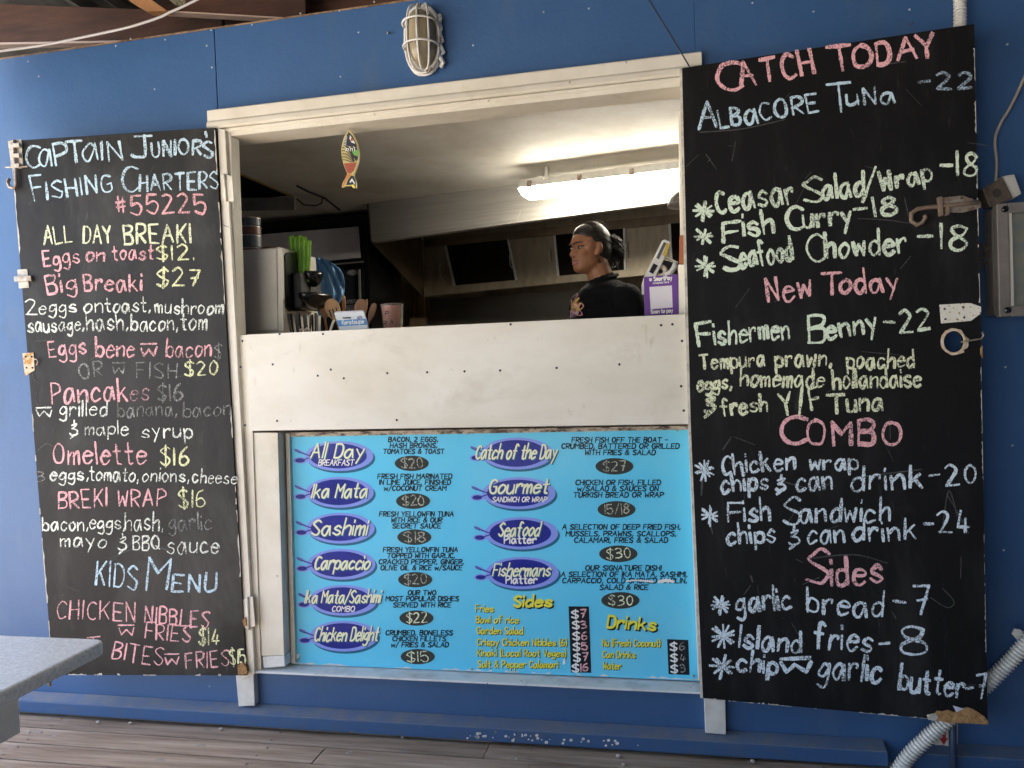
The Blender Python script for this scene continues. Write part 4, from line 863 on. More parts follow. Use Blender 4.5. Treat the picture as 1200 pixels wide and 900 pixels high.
# back wall board and pipes
BW = at(3.28); k0 = BW.W(489, 420)
PP = thing('pipe_boxing', 'tan timber pipe boxing on the back wall under the hood left end', 'boxing', (k0.x, 3.28, FLZ))
TAN = mat('tan_wood', (.34, .20, .08), .6, (.22, .12, .05), 10)
link('board', MB().px(BW, [(489, 345), (497, 344), (497, 430), (489, 430)], 0, .03), TAN, PP, bevel=.002)
link('pipe', MB().tube([BW.W(485, 345, .03), BW.W(485, 430, .03)], .012, 10), TAN, PP, smooth=True)
link('socket_box', MB().px(BW, [(480, 372), (498, 371), (498, 400), (480, 400)], .03, .09), mat('tan_box', (.25, .17, .09), .6), PP, bevel=.003)
link('side_panel', MB().px(BW, [(504, 352), (760, 335), (760, 460), (504, 460)], 0, .012), mat('grey_splashback', (.15, .125, .095), .4, (.11, .09, .065), 3, metal=.3), PP)

# ---- cabinet with tins on it
CB = at(.17); c0 = CB.W(300, 390)
CBN = thing('wall_cabinet', 'white cupboard standing at the left end of the serving counter', 'cupboard', (c0.x, .17, ZS))
xc0, xc1 = -1.62, CB.loc(330.5, 340)[0]; zc = CB.loc(310, 291)[1]
link('carcass', MB().box((xc0, .172, ZS+.001), (xc1, .47, zc)), PANELW, CBN, bevel=.003)
link('door', MB().px(CB, [(270, 293), (323.8, 292), (325.5, 387.5), (270, 389)], -.001, .012), PANELW, CBN, bevel=.002)
link('end_stile', MB().px(CB, [(324.8, 291.5), (330.2, 291.3), (332, 387.5), (326.3, 388)], -.001, .014), PANELW, CBN, bevel=.001)
TINM = [mat('slate_tin', (.075, .085, .10), .4, (.13, .14, .15), 20), mat('brown_tin', (.22, .10, .065), .4, (.16, .07, .045), 20)]
TP = at(.30)
tx, tr = TP.loc(287, 270)[0], .043
zt0 = zc
for i, (v0, v1) in enumerate([(291, 281), (280.5, 263.5), (263, 254), (253.5, 244.5)]):
    h = .034 if i != 1 else .05
    T = thing('food_tin', ['lowest brown round tin of the stack on the white cupboard', 'tall slate grey round tin, second from the bottom of the stack', 'brown round tin, second from the top of the stack', 'slate grey round tin on top of the stack'][i], 'tin', (tx, .34, zt0), 'round tins stacked on the white cupboard')
    link('can', MB().lathe((tx, .34, zt0+.001), [(tr-.002, 0), (tr, .002), (tr, h-.006), (tr-.002, h-.005)], 28), TINM[(i+1) % 2], T, smooth=False)
    link('rim', MB().lathe((tx, .34, zt0+h-.005), [(tr-.002, 0), (tr+.001, .001), (tr+.001, .004), (tr-.001, .005)], 28), mat('tin_rim', (.45, .4, .36), .4, metal=.5), T)
    zt0 += h+.0015
T = thing('food_tin', 'flat brown tin lying right of the stack on the white cupboard', 'tin', (tx+.085, .36, zc), 'round tins stacked on the white cupboard')
link('can', MB().lathe((tx+.083, .36, zc+.001), [(tr*.95, 0), (tr*.97, .002), (tr*.97, .026), (tr*.95, .028)], 28), TINM[1], T)
link('rim', MB().lathe((tx+.083, .36, zc+.029), [(tr*.97, 0), (tr*.98, .001), (tr*.98, .004), (tr*.95, .005)], 28), TINM[1], T)

# ---- dispenser on the cabinet side
DP = at(.33); d0 = DP.W(350, 366)
DS = thing('utensil_dispenser', 'glossy black two bin dispenser fixed to the side of the white cupboard', 'dispenser', tuple(d0))
SDp = Plane((xc1+.001, 0, 0), (0, 1, 0))
link('backplate', MB().px(SDp, [(334, 300), (337, 296), (356, 295), (360, 298), (361, 360), (358, 365), (340, 365), (336, 360)], 0, .009), BLACKP, DS, bevel=.003)
za_, zb2 = SDp.loc(350, 363)[1], SDp.loc(350, 322)[1]
link('column', MB().box((xc1+.0095, .235, za_), (xc1+.045, .42, zb2)), BLACKM, DS, bevel=.008)
def bowl(mb, c, rx, ry, rz, n=18, m=7):
    i0 = len(mb.v)
    prof = [(math.cos(math.pi/2*k/m), -math.sin(math.pi/2*k/m)) for k in range(m+1)] 
    prof_in = [(p[0]*.93, p[1]*.9) for p in prof][::-1]
    for a, z in prof[::-1][:0] + prof: 
        for j in range(n): an = 2*math.pi*j/n; mb.v.append(Vector(c)+Vector((rx*a*math.cos(an), ry*a*math.sin(an), rz*z)))
    for k in range(m):
        for j in range(n): j2 = (j+1) % n; q = i0+k*n; mb.f.append((q+j, q+j2, q+n+j2, q+n+j))
    i1 = len(mb.v)
    for a, z in prof_in[::-1]:
        for j in range(n): an = 2*math.pi*j/n; mb.v.append(Vector(c)+Vector((rx*a*math.cos(an), ry*a*math.sin(an), rz*z)))
    for k in range(m):
        for j in range(n): j2 = (j+1) % n; q = i1+k*n; mb.f.append((q+j, q+n+j, q+n+j2, q+j2))
    for j in range(n): j2 = (j+1) % n; mb.f.append((i0+j, i1+j, i1+j2, i0+j2))
    return mb
link('bin', bowl(MB(), DP.W(366, 319, .0), .04, .05, .06), BLACKP, DS, smooth=True)
z_ = DP.W(360, 346).z
link('bin', bowl(MB(), (xc1+.064, .32, z_), .053, .11, .06), BLACKP, DS, smooth=True)
GR = thing('green_sleeve_bundle', 'bundle of lime green plastic sleeves stuck in the black dispenser', 'plastic sleeves', tuple(DP.W(352, 330, .03)))
GM = mat('lime_plastic', (.20, .42, .035), .4, (.14, .32, .02), 30, bump=.3, spots=(.45, .62, .3), sscale=120, sth=.68)
for i in range(5):
    x0 = 338+i*5.3; x1 = x0+5.9; b0 = 341+i*4.3; b1 = b0+4.6; tp = 278 - (1.5 if i in (0, 2) else 0) + (i == 4)*4; bt = 319+i*2.8
    pts = []
    for k in range(9):
        f_ = k/8; xa = x0+(b0-x0)*f_; xb = x1+(b1-x1)*f_; yy = tp+(bt-tp)*f_
        pts.append((xa, xb, yy))
    mb = MB(); nseg = 8
    for k, (xa, xb, yy) in enumerate(pts):
        c = DP.W((xa+xb)/2, yy, .035+.004*(i % 2)); r = (DP.loc(xb, yy)[0]-DP.loc(xa, yy)[0])/2
        for j in range(nseg): an = 2*math.pi*j/nseg; mb.v.append(c+Vector((r*math.cos(an), r*.8*math.sin(an), .002*math.cos(2*an+i) if k in (0, 8) else 0)))
    for k in range(8):
        for j in range(nseg): j2 = (j+1) % nseg; mb.f.append((k*nseg+j, k*nseg+j2, (k+1)*nseg+j2, (k+1)*nseg+j))
    mb.f.append(tuple(range(nseg))); mb.f.append(tuple(range(8*nseg, 9*nseg)))
    link('sleeve', mb, GM, GR, smooth=True)
# paper straws / sachets in lower bin
SA = thing('sugar_sachets', 'cream paper sachets piled in the lower bin of the black dispenser', 'sachets', tuple(DP.W(366, 352, .0)))
PAPER = mat('cream_paper', (.62, .56, .46), .8, (.42, .33, .24), 40)
for i in range(9):
    u, v = 361+i*1.9, 338+i*1.3+(i % 3)*2; c = DP.W(u, v, .01+.004*(i % 4)); a = .5+.25*(i % 4)
    dx, dz = Vector((math.cos(a), 0, math.sin(a)))*.018, Vector((-math.sin(a), -.2, math.cos(a)))*.0045; th = Vector((0, .002, 0))
    link('sachet', MB().prism([c-dx-dz, c+dx-dz, c+dx+dz, c-dx+dz], [c-dx-dz+th, c+dx-dz+th, c+dx+dz+th, c-dx+dz+th]), PAPER, SA)
# blue bag
BP = at(.60)
BB = thing('plastic_bag', 'crumpled translucent blue plastic bag hanging behind the utensils', 'plastic bag', tuple(BP.W(388, 372)))
mb = MB(); nx, ny = 26, 34; g2 = random.Random(9); off_ = [[g2.uniform(-1, 1) for _ in range(nx+1)] for _ in range(ny+1)]
for j in range(ny+1):
    f_ = j/ny; ya = 301+f_*70
    xl = 364.5+f_*6; xr = [388, 399, 402, 403.5, 404, 403, 398, 390][min(7, int(f_*7.99))]
    xr2 = [388, 399, 402, 403.5, 404, 403, 398, 390][min(7, int(f_*7.99)+1)]; fr_ = f_*7.99-int(f_*7.99); xr = xr+(xr2-xr)*fr_
    for i in range(nx+1):
        e = i/nx; u = xl+(xr-xl)*e; v = ya+e*e*6*(1-f_)
        z = .018*math.sin(e*9+f_*5+math.sin(f_*6)*1.5)+.012*math.sin(e*23-f_*11)+.006*off_[j][i]
        mb.v.append(BP.W(u, v, z))
for j in range(ny):
    for i in range(nx): q = j*(nx+1)+i; mb.f.append((q, q+nx+1, q+nx+2, q+1))
o = link('bag', mb, mat('blue_film', (.10, .33, .70), .28, (.26, .50, .80), 14, coat=.3, bump=.4, bscale=70), BB, smooth=True)
md = o.modifiers.new('thickness', 'SOLIDIFY'); md.thickness = .002
# ---- things standing on the counter
SP = at(.20)
def zfix(p): return p
WOODS = [mat('pale_spoon_wood', (.46, .26, .11), .6, (.38, .20, .08), 12, stretch=(3, 3, .6)), mat('brown_spoon_wood', (.26, .12, .05), .6, (.18, .08, .035), 12, stretch=(3, 3, .6))]
def utensil(label, cx, cy_, rx, ry, ex, ey, lean, m, Y=.3, slots=0, group=None):
    pl = at(Y); T = thing('wooden_spoon' if not slots else 'slotted_spatula', label, 'utensil', tuple(pl.W(ex, ey)), group)
    def rot(p): a = lean; return (cx+p[0]*math.cos(a)-p[1]*math.sin(a), cy_+p[0]*math.sin(a)+p[1]*math.cos(a))
    head = [rot((rx*math.cos(t)*(1 - .18*math.sin(t)), ry*math.sin(t))) for t in [2*math.pi*i/20 for i in range(20)]]
    link('head', MB().px(pl, head, -.006, 0), m, T, bevel=.0015)
    n0 = rot((0, ry*.95)); link('handle', MB().tube([pl.W(n0[0], n0[1], -.003), pl.W(ex, ey, -.003)], .005, 8), m, T, smooth=True)
    for k in range(slots):
        o_ = (k-(slots-1)/2)*rx*.48
        link('slot', MB().px(pl, [rot((o_-.8, -ry*.1)), rot((o_+.8, -ry*.1)), rot((o_+.7, ry*.6)), rot((o_-.7, ry*.6))], .0002, .0006), BLACKM, T)
UG = 'wooden utensils standing behind the card'
utensil('pale round wooden spoon left of the slotted spatula', 380, 364, 5, 10, 383, 389, -.06, WOODS[1], .34, 0, UG)
utensil('slotted pale wooden spatula leaning left behind the blue card', 390, 363, 8.5, 13.5, 399, 389, -.33, WOODS[0], .30, 3, UG)
utensil('narrow wooden spatula seen edge on, left of the brown wooden spoon', 402.5, 357, 2.2, 11, 403, 389, 0, WOODS[0], .36, 0, UG)
utensil('brown wooden spoon standing behind the blue card', 422, 361, 7, 11, 418, 389, .2, WOODS[1], .33, 0, UG)
utensil('pale wooden spatula leaning right, edge on behind the brown spoon', 428, 360, 2, 10, 422, 389, .15, WOODS[0], .36, 0, UG)
utensil('dark wooden spatula leaning right beside the blue card', 435.5, 366, 3.6, 11.5, 427, 389, .3, WOODS[1], .28, 0, UG)
CH_ = thing('cutlery_tray', 'low tan tray holding the cutlery on the counter', 'tray', tuple(at(.2).W(375, 390)))
link('tray', MB().box((at(.2).loc(340, 380)[0], .16, ZS+.001), (at(.2).loc(412, 380)[0], .40, ZS+.022)), mat('tray_cardboard', (.40, .29, .17), .8, (.3, .2, .12), 14), CH_, bevel=.002)
g3 = random.Random(4)
for i in range(11):
    u = 341+i*3.1+g3.uniform(-.8, .8); pl = at(.185+.012*(i % 3)); lean = g3.uniform(-3.2, -.5) if i < 7 else g3.uniform(-1, 2); tp = 367+g3.uniform(-1, 3)
    x, b = pl.loc(u, 385); a = pl.W(u+lean, tp); b_3 = Vector((x, pl.O.y, ZS+.0225)); wv = Vector((.0052, 0, 0)); tv = Vector((0, .002, 0))
    o = link('plastic_fork', MB().prism([b_3-wv*.6, b_3+wv*.6, a+wv, a-wv], [b_3-wv*.6+tv, b_3+wv*.6+tv, a+wv+tv, a-wv+tv]), BLACKM, origin=b_3)
    tag(o, 'black plastic cutlery standing upright on the tan tray below the dispenser', 'cutlery', 'black plastic cutlery on the tray')
for i, (u, tp, ln, lab) in enumerate([(370.2, 369.5, 0, 'white plastic knife upright in the tray, left one of two'), (374, 370, .3, 'white plastic knife upright in the tray, right one of two'), (386, 375, 5, 'short white stick leaning right in front of the slotted spatula')]):
    pl = at(.19); x, b = pl.loc(u, 385); a = pl.W(u+ln, tp); b_3 = Vector((x, pl.O.y, ZS+.0225)); wv = Vector((.0045, 0, 0)); tv = Vector((0, .003, 0))
    o = link('plastic_knife', MB().prism([b_3-wv, b_3+wv, a+wv, a-wv], [b_3-wv+tv, b_3+wv+tv, a+wv+tv, a-wv+tv]), mat('ivory_plastic', (.62, .56, .45), .5), origin=b_3); tag(o, lab, 'cutlery')
for i in range(5):
    pl = at(.13); c = pl.W(352+i*2.6, 386.5-(i % 2)*1.6); o = link('sauce_sachet', MB().ball(c, (.006, .004, .0045), 8, 6), mat('pinkish_paper', (.62, .48, .40), .7), origin=c)
    tag(o, 'small pinkish paper sachet heaped at the counter edge by the cupboard', 'sachet', 'paper sachets heaped at the counter edge')
# card
CDp = at(.14); cdc = thing('counter_card', 'small white and blue printed card standing on the counter in front of wooden spoons', 'card', tuple(CDp.W(412, 385)))
link('card', MB().px(CDp, [(391.5, 366.5), (426, 365), (431.5, 385), (398, 387)], -.01, 0), mat('card_white', (.75, .76, .78), .5), cdc)
link('blue_band', MB().px(CDp, [(394.5, 375.5), (429, 373.3), (430.6, 380.5), (396.5, 382.5)], .0002, .0008), mat('card_blue', (.08, .28, .62), .5), cdc)
link('card_stand', MB().px(CDp, [(394, 365), (424, 363.6), (426, 365), (392, 366.8)], -.02, -.002), mat('pale_card_edge', (.6, .55, .58), .5), cdc)
link('round_logo', MB().px(CDp, disc_pts(421.5, 372.5, 3.4, 2.7, 14), .0002, .0011), mat('logo_dark', (.12, .12, .2), .5, (.5, .5, .6), 200), cdc)
def ink2(pl, par, text, x0, y0, x1, y1, cap, m, wpx, d, nm='lettering'):
    mb = MB()
    for s in strokes(text, x0, y0, x1, y1, cap, .1): ribbon(mb, pl, s, wpx, d)
    o = link(nm, mb, m, par); o['label'] = 'small printed lettering' if text in ('SmartPay', 'Kerataupe', 'kurerea') else 'lettering reading '+text; return o
ink2(CDp, cdc, 'Kerataupe', 401, 380.3, 426, 378.8, 4.6, PRW, 1.1, .0013)
ink2(CDp, cdc, 'kurerea', 402, 373.5, 411, 373, 2.4, PRB, .5, .0013)
# tip cup
TU = at(.22); tc_ = TU.W(460.5, 384)
zc0 = ZS; cupc = Vector((tc_.x, .22, ZS))
CU = thing('tip_cup', 'clear plastic cup with pink paper and black letters standing on the counter', 'cup', tuple(cupc))
hcup = TU.loc(460, 356.5)[1]-ZS; rt, rb = .0425, .034
link('pink_paper', MB().lathe(cupc+Vector((-.003, 0, .003)), [(rb-.004, 0), (rt-.007, hcup*.93)], 28, closed=False), mat('pink_paper', (.75, .33, .25), .7, (.66, .25, .18), 20, stretch=(3, 3, .4)), CU)
link('cup', MB().lathe(cupc, [(rb, .001), (rt, hcup-.002), (rt+.002, hcup), (rt, hcup+.001), (rt-.002, hcup-.003), (rb-.002, .004)], 32), mat('clear_plastic', (.9, .9, .9), .12, trans=.95), CU, smooth=True)
TUf = at(.22-.047)
for t, a, b, c2_ in (('P', 451.5, 455.5, 369.5), ('R', 450, 453.5, 381), ('A', 457, 461, 379.5)): ink2(TUf, CU, t, a, c2_, b, c2_, 4.6, PRB, .8, .0)
# QR stand: the code itself is left out, only its white square remains
QP = at(.16); QS = thing('payment_sign', 'purple counter sign with a blank white square above the words Scan to pay', 'sign', tuple(QP.W(774, 367.5)))
PUR = mat('purple_card', (.13, .035, .27), .45)
link('panel', MB().px(QP, [(754.5, 324.7), (794, 321.3), (795.3, 368), (755.3, 370)], -.006, 0), PUR, QS, bevel=.001)
link('white_square', MB().px(QP, [(761, 336.3), (787.3, 334.4), (788.3, 360.3), (762.4, 362.4)], .0002, .0008), mat('card_lilac_white', (.72, .68, .74), .5), QS)
ink2(QP, QS, 'SmartPay', 766.5, 329.2, 787.5, 327.6, 4.8, PRW, 1.2, .0012)
ink2(QP, QS, 'Accepted here', 765, 332.8, 784, 331.4, 2.2, PRW, .45, .0012)
ink2(QP, QS, 'Scan to pay', 763, 367.3, 788.5, 365.6, 4.2, PRW, 1.0, .0012)
link('logo', MB().px(QP, [(760.6, 326.2), (764, 325.9), (764, 329), (762.5, 329.8), (760.8, 329.2)], .0002, .0008), PRW, QS)
# card terminal behind it
TQ = at(.27); TT = thing('card_terminal', 'tilted white edged card terminal with a yellow strip behind the purple sign', 'card terminal', tuple(TQ.W(765, 366)))
link('body', MB().px(TQ, [(752, 333), (754, 326), (776, 282), (779, 280.5), (785.5, 283.5), (786, 287), (766, 329), (764, 345), (752, 345)], -.022, 0), PLASTW, TT, bevel=.002)
link('grey_face', MB().px(TQ, [(769, 302), (778, 283.5), (781, 285), (772, 304)], .0002, .002), mat('terminal_grey', (.08, .08, .085), .4), TT)
link('yellow_strip', MB().px(TQ, [(776.5, 299), (781.5, 284.5), (785.2, 286.5), (780, 301)], .0002, .002), mat('mustard', (.48, .34, .04), .4), TT)
link('screen', MB().px(TQ, [(760.5, 318.5), (766, 308.5), (770.7, 311), (765.3, 321)], .0002, .002), BLACKP, TT)
for i in range(3): link('button', MB().px(TQ, [(754+i*.3, 332+i*4), (751.6+i*.3, 335+i*4), (753+i*.3, 337+i*4), (755.6+i*.3, 334+i*4)], 0, .006), PLASTW, TT)
TY = thing('counter_tray', 'black tray with a white rim holding a paper roll behind the purple sign', 'tray', tuple(TQ.W(782, 366)))
link('tray_back', MB().px(at(.33), [(771, 303), (794, 309), (795, 368), (768, 368)], -.006, 0), BLACKM, TY)
link('tray_rim', MB().px(at(.31), [(775, 297.8), (794.5, 306.6), (794.5, 308.6), (775, 299.8)], -.01, .01), PLASTW, TY, bevel=.001)
RO = thing('paper_roll', 'white paper roll in the black tray behind the purple sign', 'paper roll', tuple(at(.29).W(780, 326)))
rcc = at(.29).W(780, 316); mb = MB()
rl = at(.29)
pts = [rl.W(774+6*math.cos(a)*.95, 318+10*math.sin(a)*.55, 0) for a in [2*math.pi*i/16 for i in range(17)]]
link('roll_core', MB().tube(pts, .009, 8), PAPER, RO, smooth=True)
link('loose_end', MB().tube([rl.W(792, 308, .01), rl.W(790, 314, .012), rl.W(786, 319, .014), rl.W(780, 323, .014)], .010, 8), mat('white_paper', (.72, .70, .66), .7), RO, smooth=True)
# inner right jamb pieces
link('inner_jamb', MB().px(WALL, [(795, 310), (804, 310), (805, 368), (796, 368)], -.16, -.06), WHITE, K, bevel=.001)
link('timber_strip', MB().px(WALL, [(796.5, 276), (801.5, 276), (802, 309), (796, 309)], -.16, -.06), mat('red_brown_timber', (.32, .10, .03), .5), K)
link('inner_jamb', MB().px(WALL, [(795, 130), (802, 130), (803, 275), (797.5, 275)], -.16, -.06), WHITE, K, bevel=.001)
#==PART4
# ================================================================== RIGHT SIDE FITTINGS
# meter box with a clear lid
zb0, zb1 = WALL.loc(1172, 371, .13)[1], WALL.loc(1172, 236, .13)[1]
xb0 = WALL.loc(1153, 300, .0)[0]; dfr = .02
while WALL.loc(1169, 300, dfr)[0] > xb0 and dfr < .4: dfr += .002
xb1 = xb0+.36
MBX = thing('meter_box', 'grey electrical box with a clear lid beside the right chalkboard', 'electrical box', (xb0, -.02, zb0))
GREYP = mat('aged_grey_plastic', (.23, .21, .19), .4, (.16, .145, .13), 9)
link('box', MB().box((xb0, -.001, zb0+.006), (xb1, -dfr+.03, zb1-.006)), GREYP, MBX, bevel=.006)
fz = .022; yb_, yf = -dfr+.03, -dfr
mb = MB()
for (a, b) in (((xb0, zb0), (xb0+.03, zb1)), ((xb1-.03, zb0), (xb1, zb1)), ((xb0+.03, zb0), (xb1-.03, zb0+.03)), ((xb0+.03, zb1-.03), (xb1-.03, zb1))):
    link('lid_frame', MB().box((a[0], yb_-.0005, a[1]), (b[0], yf, b[1])), GREYP, MBX, bevel=.003)
link('backing', MB().box((xb0+.03, yb_-.002, zb0+.03), (xb1-.03, yb_+.0, zb1-.03)), mat('box_reflection_tint', (.25, .28, .22), .6, (.45, .40, .18), 7, lo=.45, hi=.6), MBX)  # yellow-green mottling paints the lid's reflection onto this panel
link('clear_pane', MB().box((xb0+.03, yf+.004, zb0+.03), (xb1-.03, yf+.007, zb1-.03)), mat('clear_lid', (.9, .92, .88), .08, trans=.92), MBX)
link('inner_bead', MB().box((xb0+.032, yf-.002, zb0+.03), (xb0+.038, yf+.004, zb1-.03)), mat('pale_bead', (.5, .47, .42), .4), MBX)
for zz in (zb0+.018, zb1-.018): link('lid_screw', MB().lathe((0, 0, 0), [(.009, 0), (.009, .006), (.004, .008)], 12), BLACKP, MBX)
for o_, zz in zip([o for o in bpy.data.objects if o.name.startswith('lid_screw')], (zb0+.018, zb1-.018)):
    o_.parent = MBX; o_.data = o_.data; o_.rotation_euler = (math.pi/2, 0, 0); o_.location = Vector((xb0+.02, yf-.0002, zz))-Vector(MBX.location)
    o_.data.transform(Matrix.Translation(Vector(MBX.location)))
NS = thing('insect_nest', 'small tangled dark nest behind the right chalkboard edge beside the electrical box', 'nest', tuple(WALL.W(1153, 300, .01)))
mb = MB(); g4 = random.Random(8)
for i in range(26):
    p = WALL.W(1151+g4.uniform(-3, 3), 300+g4.uniform(-14, 14), .03); q = p+Vector((g4.uniform(-.02, .02), g4.uniform(-.02, .01), g4.uniform(-.02, .02)))
    mb.tube([p, (p+q)/2+Vector((g4.uniform(-.006, .006), 0, g4.uniform(-.006, .006))), q], .0016, 5)
o = link('twigs', mb, mat('straw_brown', (.16, .12, .07), .9), NS); o['kind'] = 'stuff'
# switch block
SB = thing('switch_block', 'tilted brown and white switch block above the electrical box', 'switch', tuple(WALL.W(1165, 240, .0)))
link('base', MB().px(WALL, [(1174, 206.5), (1189, 204), (1197.5, 227), (1187, 233), (1180, 236)], 0, .04), PLASTW, SB, bevel=.003)
link('face', MB().px(WALL, [(1151, 221), (1175, 207.5), (1187.5, 232), (1160, 243.5)], 0, .05), mat('grimy_brown_plastic', (.17, .13, .10), .5, (.10, .075, .055), 30), SB, bevel=.003)
link('button', MB().px(WALL, disc_pts(1169, 226, 4.6, 5, 16), .05, .056), mat('worn_button', (.07, .05, .04), .5), SB, bevel=.001)
for p in ((1157, 223), (1173, 213.5), (1182, 230), (1162, 238)): link('screw', MB().ball(WALL.W(*p, .0505), .0035, 8, 6), RUST, SB)
PLC = mat('ivory_cable', (.42, .38, .31), .5)
def cable(name, label, pts, d, r, m, cat='cable', smooth=True):
    P = [WALL.W(x, y, d if not hasattr(d, '__len__') else d[min(i, len(d)-1)]) for i, (x, y) in enumerate(spline(pts, 6))]
    o = link(name, MB().tube(P, r, 8), m, smooth=smooth, origin=P[-1]); tag(o, label, cat); return o
cable('cable', 'ivory cable curving down the blue wall to the tilted switch block', [(1215, 60), (1200, 92), (1186, 122), (1172, 146), (1166, 165), (1168, 190), (1167, 213)], .012, .0042, PLC)
cable('cable', 'thin black cable dropping across the white window head to the right chalkboard', [(757, -6), (768, 12), (790, 48), (808, 78)], .055, .0022, BLACKM)
P = [at(-.10).W(x, y) for x, y in spline([(-40, 66), (0, 60), (50, 53), (100, 43), (150, 32), (185, 21), (200, 14), (218, 6), (250, -10)], 6)]
o = link('cable', MB().tube(P, .0045, 8), mat('grey_white_cable', (.5, .48, .47), .5), smooth=True, origin=P[0]); tag(o, 'grey white cable sagging in front of the brown roof timbers at top left', 'cable')
# ribbed conduits
def ribbed(name, label, pts, d, r, pitch=.0105, m=None):
    P = [WALL.W(x, y, d) for x, y in spline(pts, 10)]
    L = [0]
    for a, b in zip(P, P[1:]): L.append(L[-1]+(b-a).length)
    n = int(L[-1]/pitch); Q = []; rs = []; P = [p for p in P]
    for i in range(n):
        for k, rr_ in ((0, .97), (.25, 1.02), (.5, .97), (.56, .78), (.94, .78)):
            s_ = (i+k)*pitch; j = max(j for j in range(len(L)) if L[j] <= s_); j = min(j, len(P)-2); f_ = (s_-L[j])/(L[j+1]-L[j]); Q.append(P[j].lerp(P[j+1], f_)); rs.append(r*rr_)
    o = link(name, MB().tube(Q, r, 12, rs=rs), m or PLASTW, origin=P[-1]); tag(o, label, 'conduit'); return o
ribbed('conduit', 'ribbed white conduit rising above the top right corner of the right chalkboard', [(1125, 34), (1125, 10), (1124, -30)], .03, .018)
ribbed('conduit', 'ribbed white conduit running diagonally out from behind the lower right chalkboard to the deck', [(1215, 738), (1190, 768), (1150, 808), (1112, 842), (1085, 866), (1063, 888), (1046, 915)], .078, .022)
CL = link('pipe_clip', MB().px(WALL, [(1186, 743), (1189, 737), (1196, 738), (1204, 746), (1200, 754), (1192, 750)], .05, .056), PLASTW, origin=WALL.W(1190, 745, .05)); tag(CL, 'white pipe clip holding the diagonal conduit at the right', 'pipe clip')
b0 = WALL.W(1106, 872, .054)
LB = thing('warning_label', 'torn white label with a red down arrow under the right chalkboard', 'label', tuple(b0))
link('sheet', MB().px(WALL, [(1092, 868), (1098, 850), (1098, 835), (1123, 835), (1122, 872), (1119, 876), (1104, 873), (1096, 873)], .0535, .0548), mat('cream_label', (.66, .62, .52), .6, spots=(.35, .3, .22), sscale=60, sth=.66), LB)
link('arrow', MB().px(WALL, [(1105, 840), (1109, 840), (1108.5, 865), (1111, 865), (1106, 873.5), (1101, 865), (1104.5, 865)], .0548, .0554), mat('red_ink', (.42, .02, .03), .5), LB)
pb = link('pipe', MB().tube([WALL.W(1116, 830, .072), WALL.W(1116.5, 875, .072), WALL.W(1117.5, 935, .072)], .0105, 14), mat('navy_pipe', (.03, .05, .10), .4), smooth=True, origin=WALL.W(1117, 900, .03)); tag(pb, 'dark blue vertical pipe in front of the red arrow label', 'pipe')
# ================================================================== TABLE
tcx = PZ(128, 748.5, .75); tx1, ty1 = tcx.x, tcx.y; tx0, ty0 = tx1-.9, ty1-.85
TB = thing('cafe_table', 'white table with a pale speckled laminate top at the lower left', 'table', (tx1-.4, ty1-.4, 0))
LAM = mat('speckled_laminate', (.88, .88, .85), .35, (.72, .73, .72), 120, lo=.42, hi=.58, spots=(.92, .93, .92), sscale=110, sth=.58, coat=.2)
def rrect(x0, y0, x1, y1, r, n=6):
    out = []
    for (cx_, cy2, a0) in ((x1-r, y1-r, 0), (x0+r, y1-r, 90), (x0+r, y0+r, 180), (x1-r, y0+r, 270)):
        for k in range(n+1): a = math.radians(a0+90*k/n); out.append((cx_+r*math.cos(a), cy2+r*math.sin(a)))
    return out
q = rrect(tx0, ty0, tx1, ty1, .03)
link('table_top', MB().prism([(x, y_, .75) for x, y_ in q][::-1], [(x, y_, .722) for x, y_ in q][::-1]), LAM, TB, bevel=.006)
q = rrect(tx0+.002, ty0+.002, tx1-.0005, ty1-.002, .03)
TW = mat('table_white', (.85, .84, .80), .5, (.72, .71, .67), 9)
def uX(u, v, Y):  # x of the photograph point on the plane y = Y
    return at(Y).loc(u, v)[0]
yl = ty1-.10
xa1 = uX(23, 825, yl); xl1 = uX(3, 880, yl)
link('apron', MB().box((tx0+.1, yl-.5, .60), (xa1, yl, .722)), TW, TB, bevel=.003)
for (xx, yy) in ((xl1-.09, yl-.1), (tx0+.12, yl-.1), (xl1-.09, yl-.48), (tx0+.12, yl-.48)): link('leg', MB().box((xx, yy, 0), (xx+.09, yy+.09, .60)), TW, TB, bevel=.003)
# loose things on the deck
for i, (u, v, r) in enumerate([(115, 847, .009), (153, 848, .008), (259, 855, .009), (34, 858, .007), (882, 893, .009), (725, 887, .010), (731, 897, .008), (605, 890, .006), (472, 865, .006)]):
    p = PZ(u, v, .004); o = link('pebble', MB().ball(p+Vector((0, 0, r*.4)), (r, r*.7, r*.5), 7, 5), mat('pale_pebble', (.42, .38, .33), .9), origin=p)
    tag(o, ['pale pebble on the deck below the left chalkboard, left of a darker one', 'flat brown pebble on the deck below the left chalkboard', 'pale pebble on the deck by the window batten stub', 'small pebble on the deck beside the table leg', 'white pebble on the deck below the right chalkboard', 'larger white pebble on the deck under the price panels', 'white pebble at the frame edge under the price panels', 'tiny white pebble on the deck below the middle of the menu', 'tiny white pebble on the deck edge below the dish names'][i], 'pebble', 'pebbles on the deck')

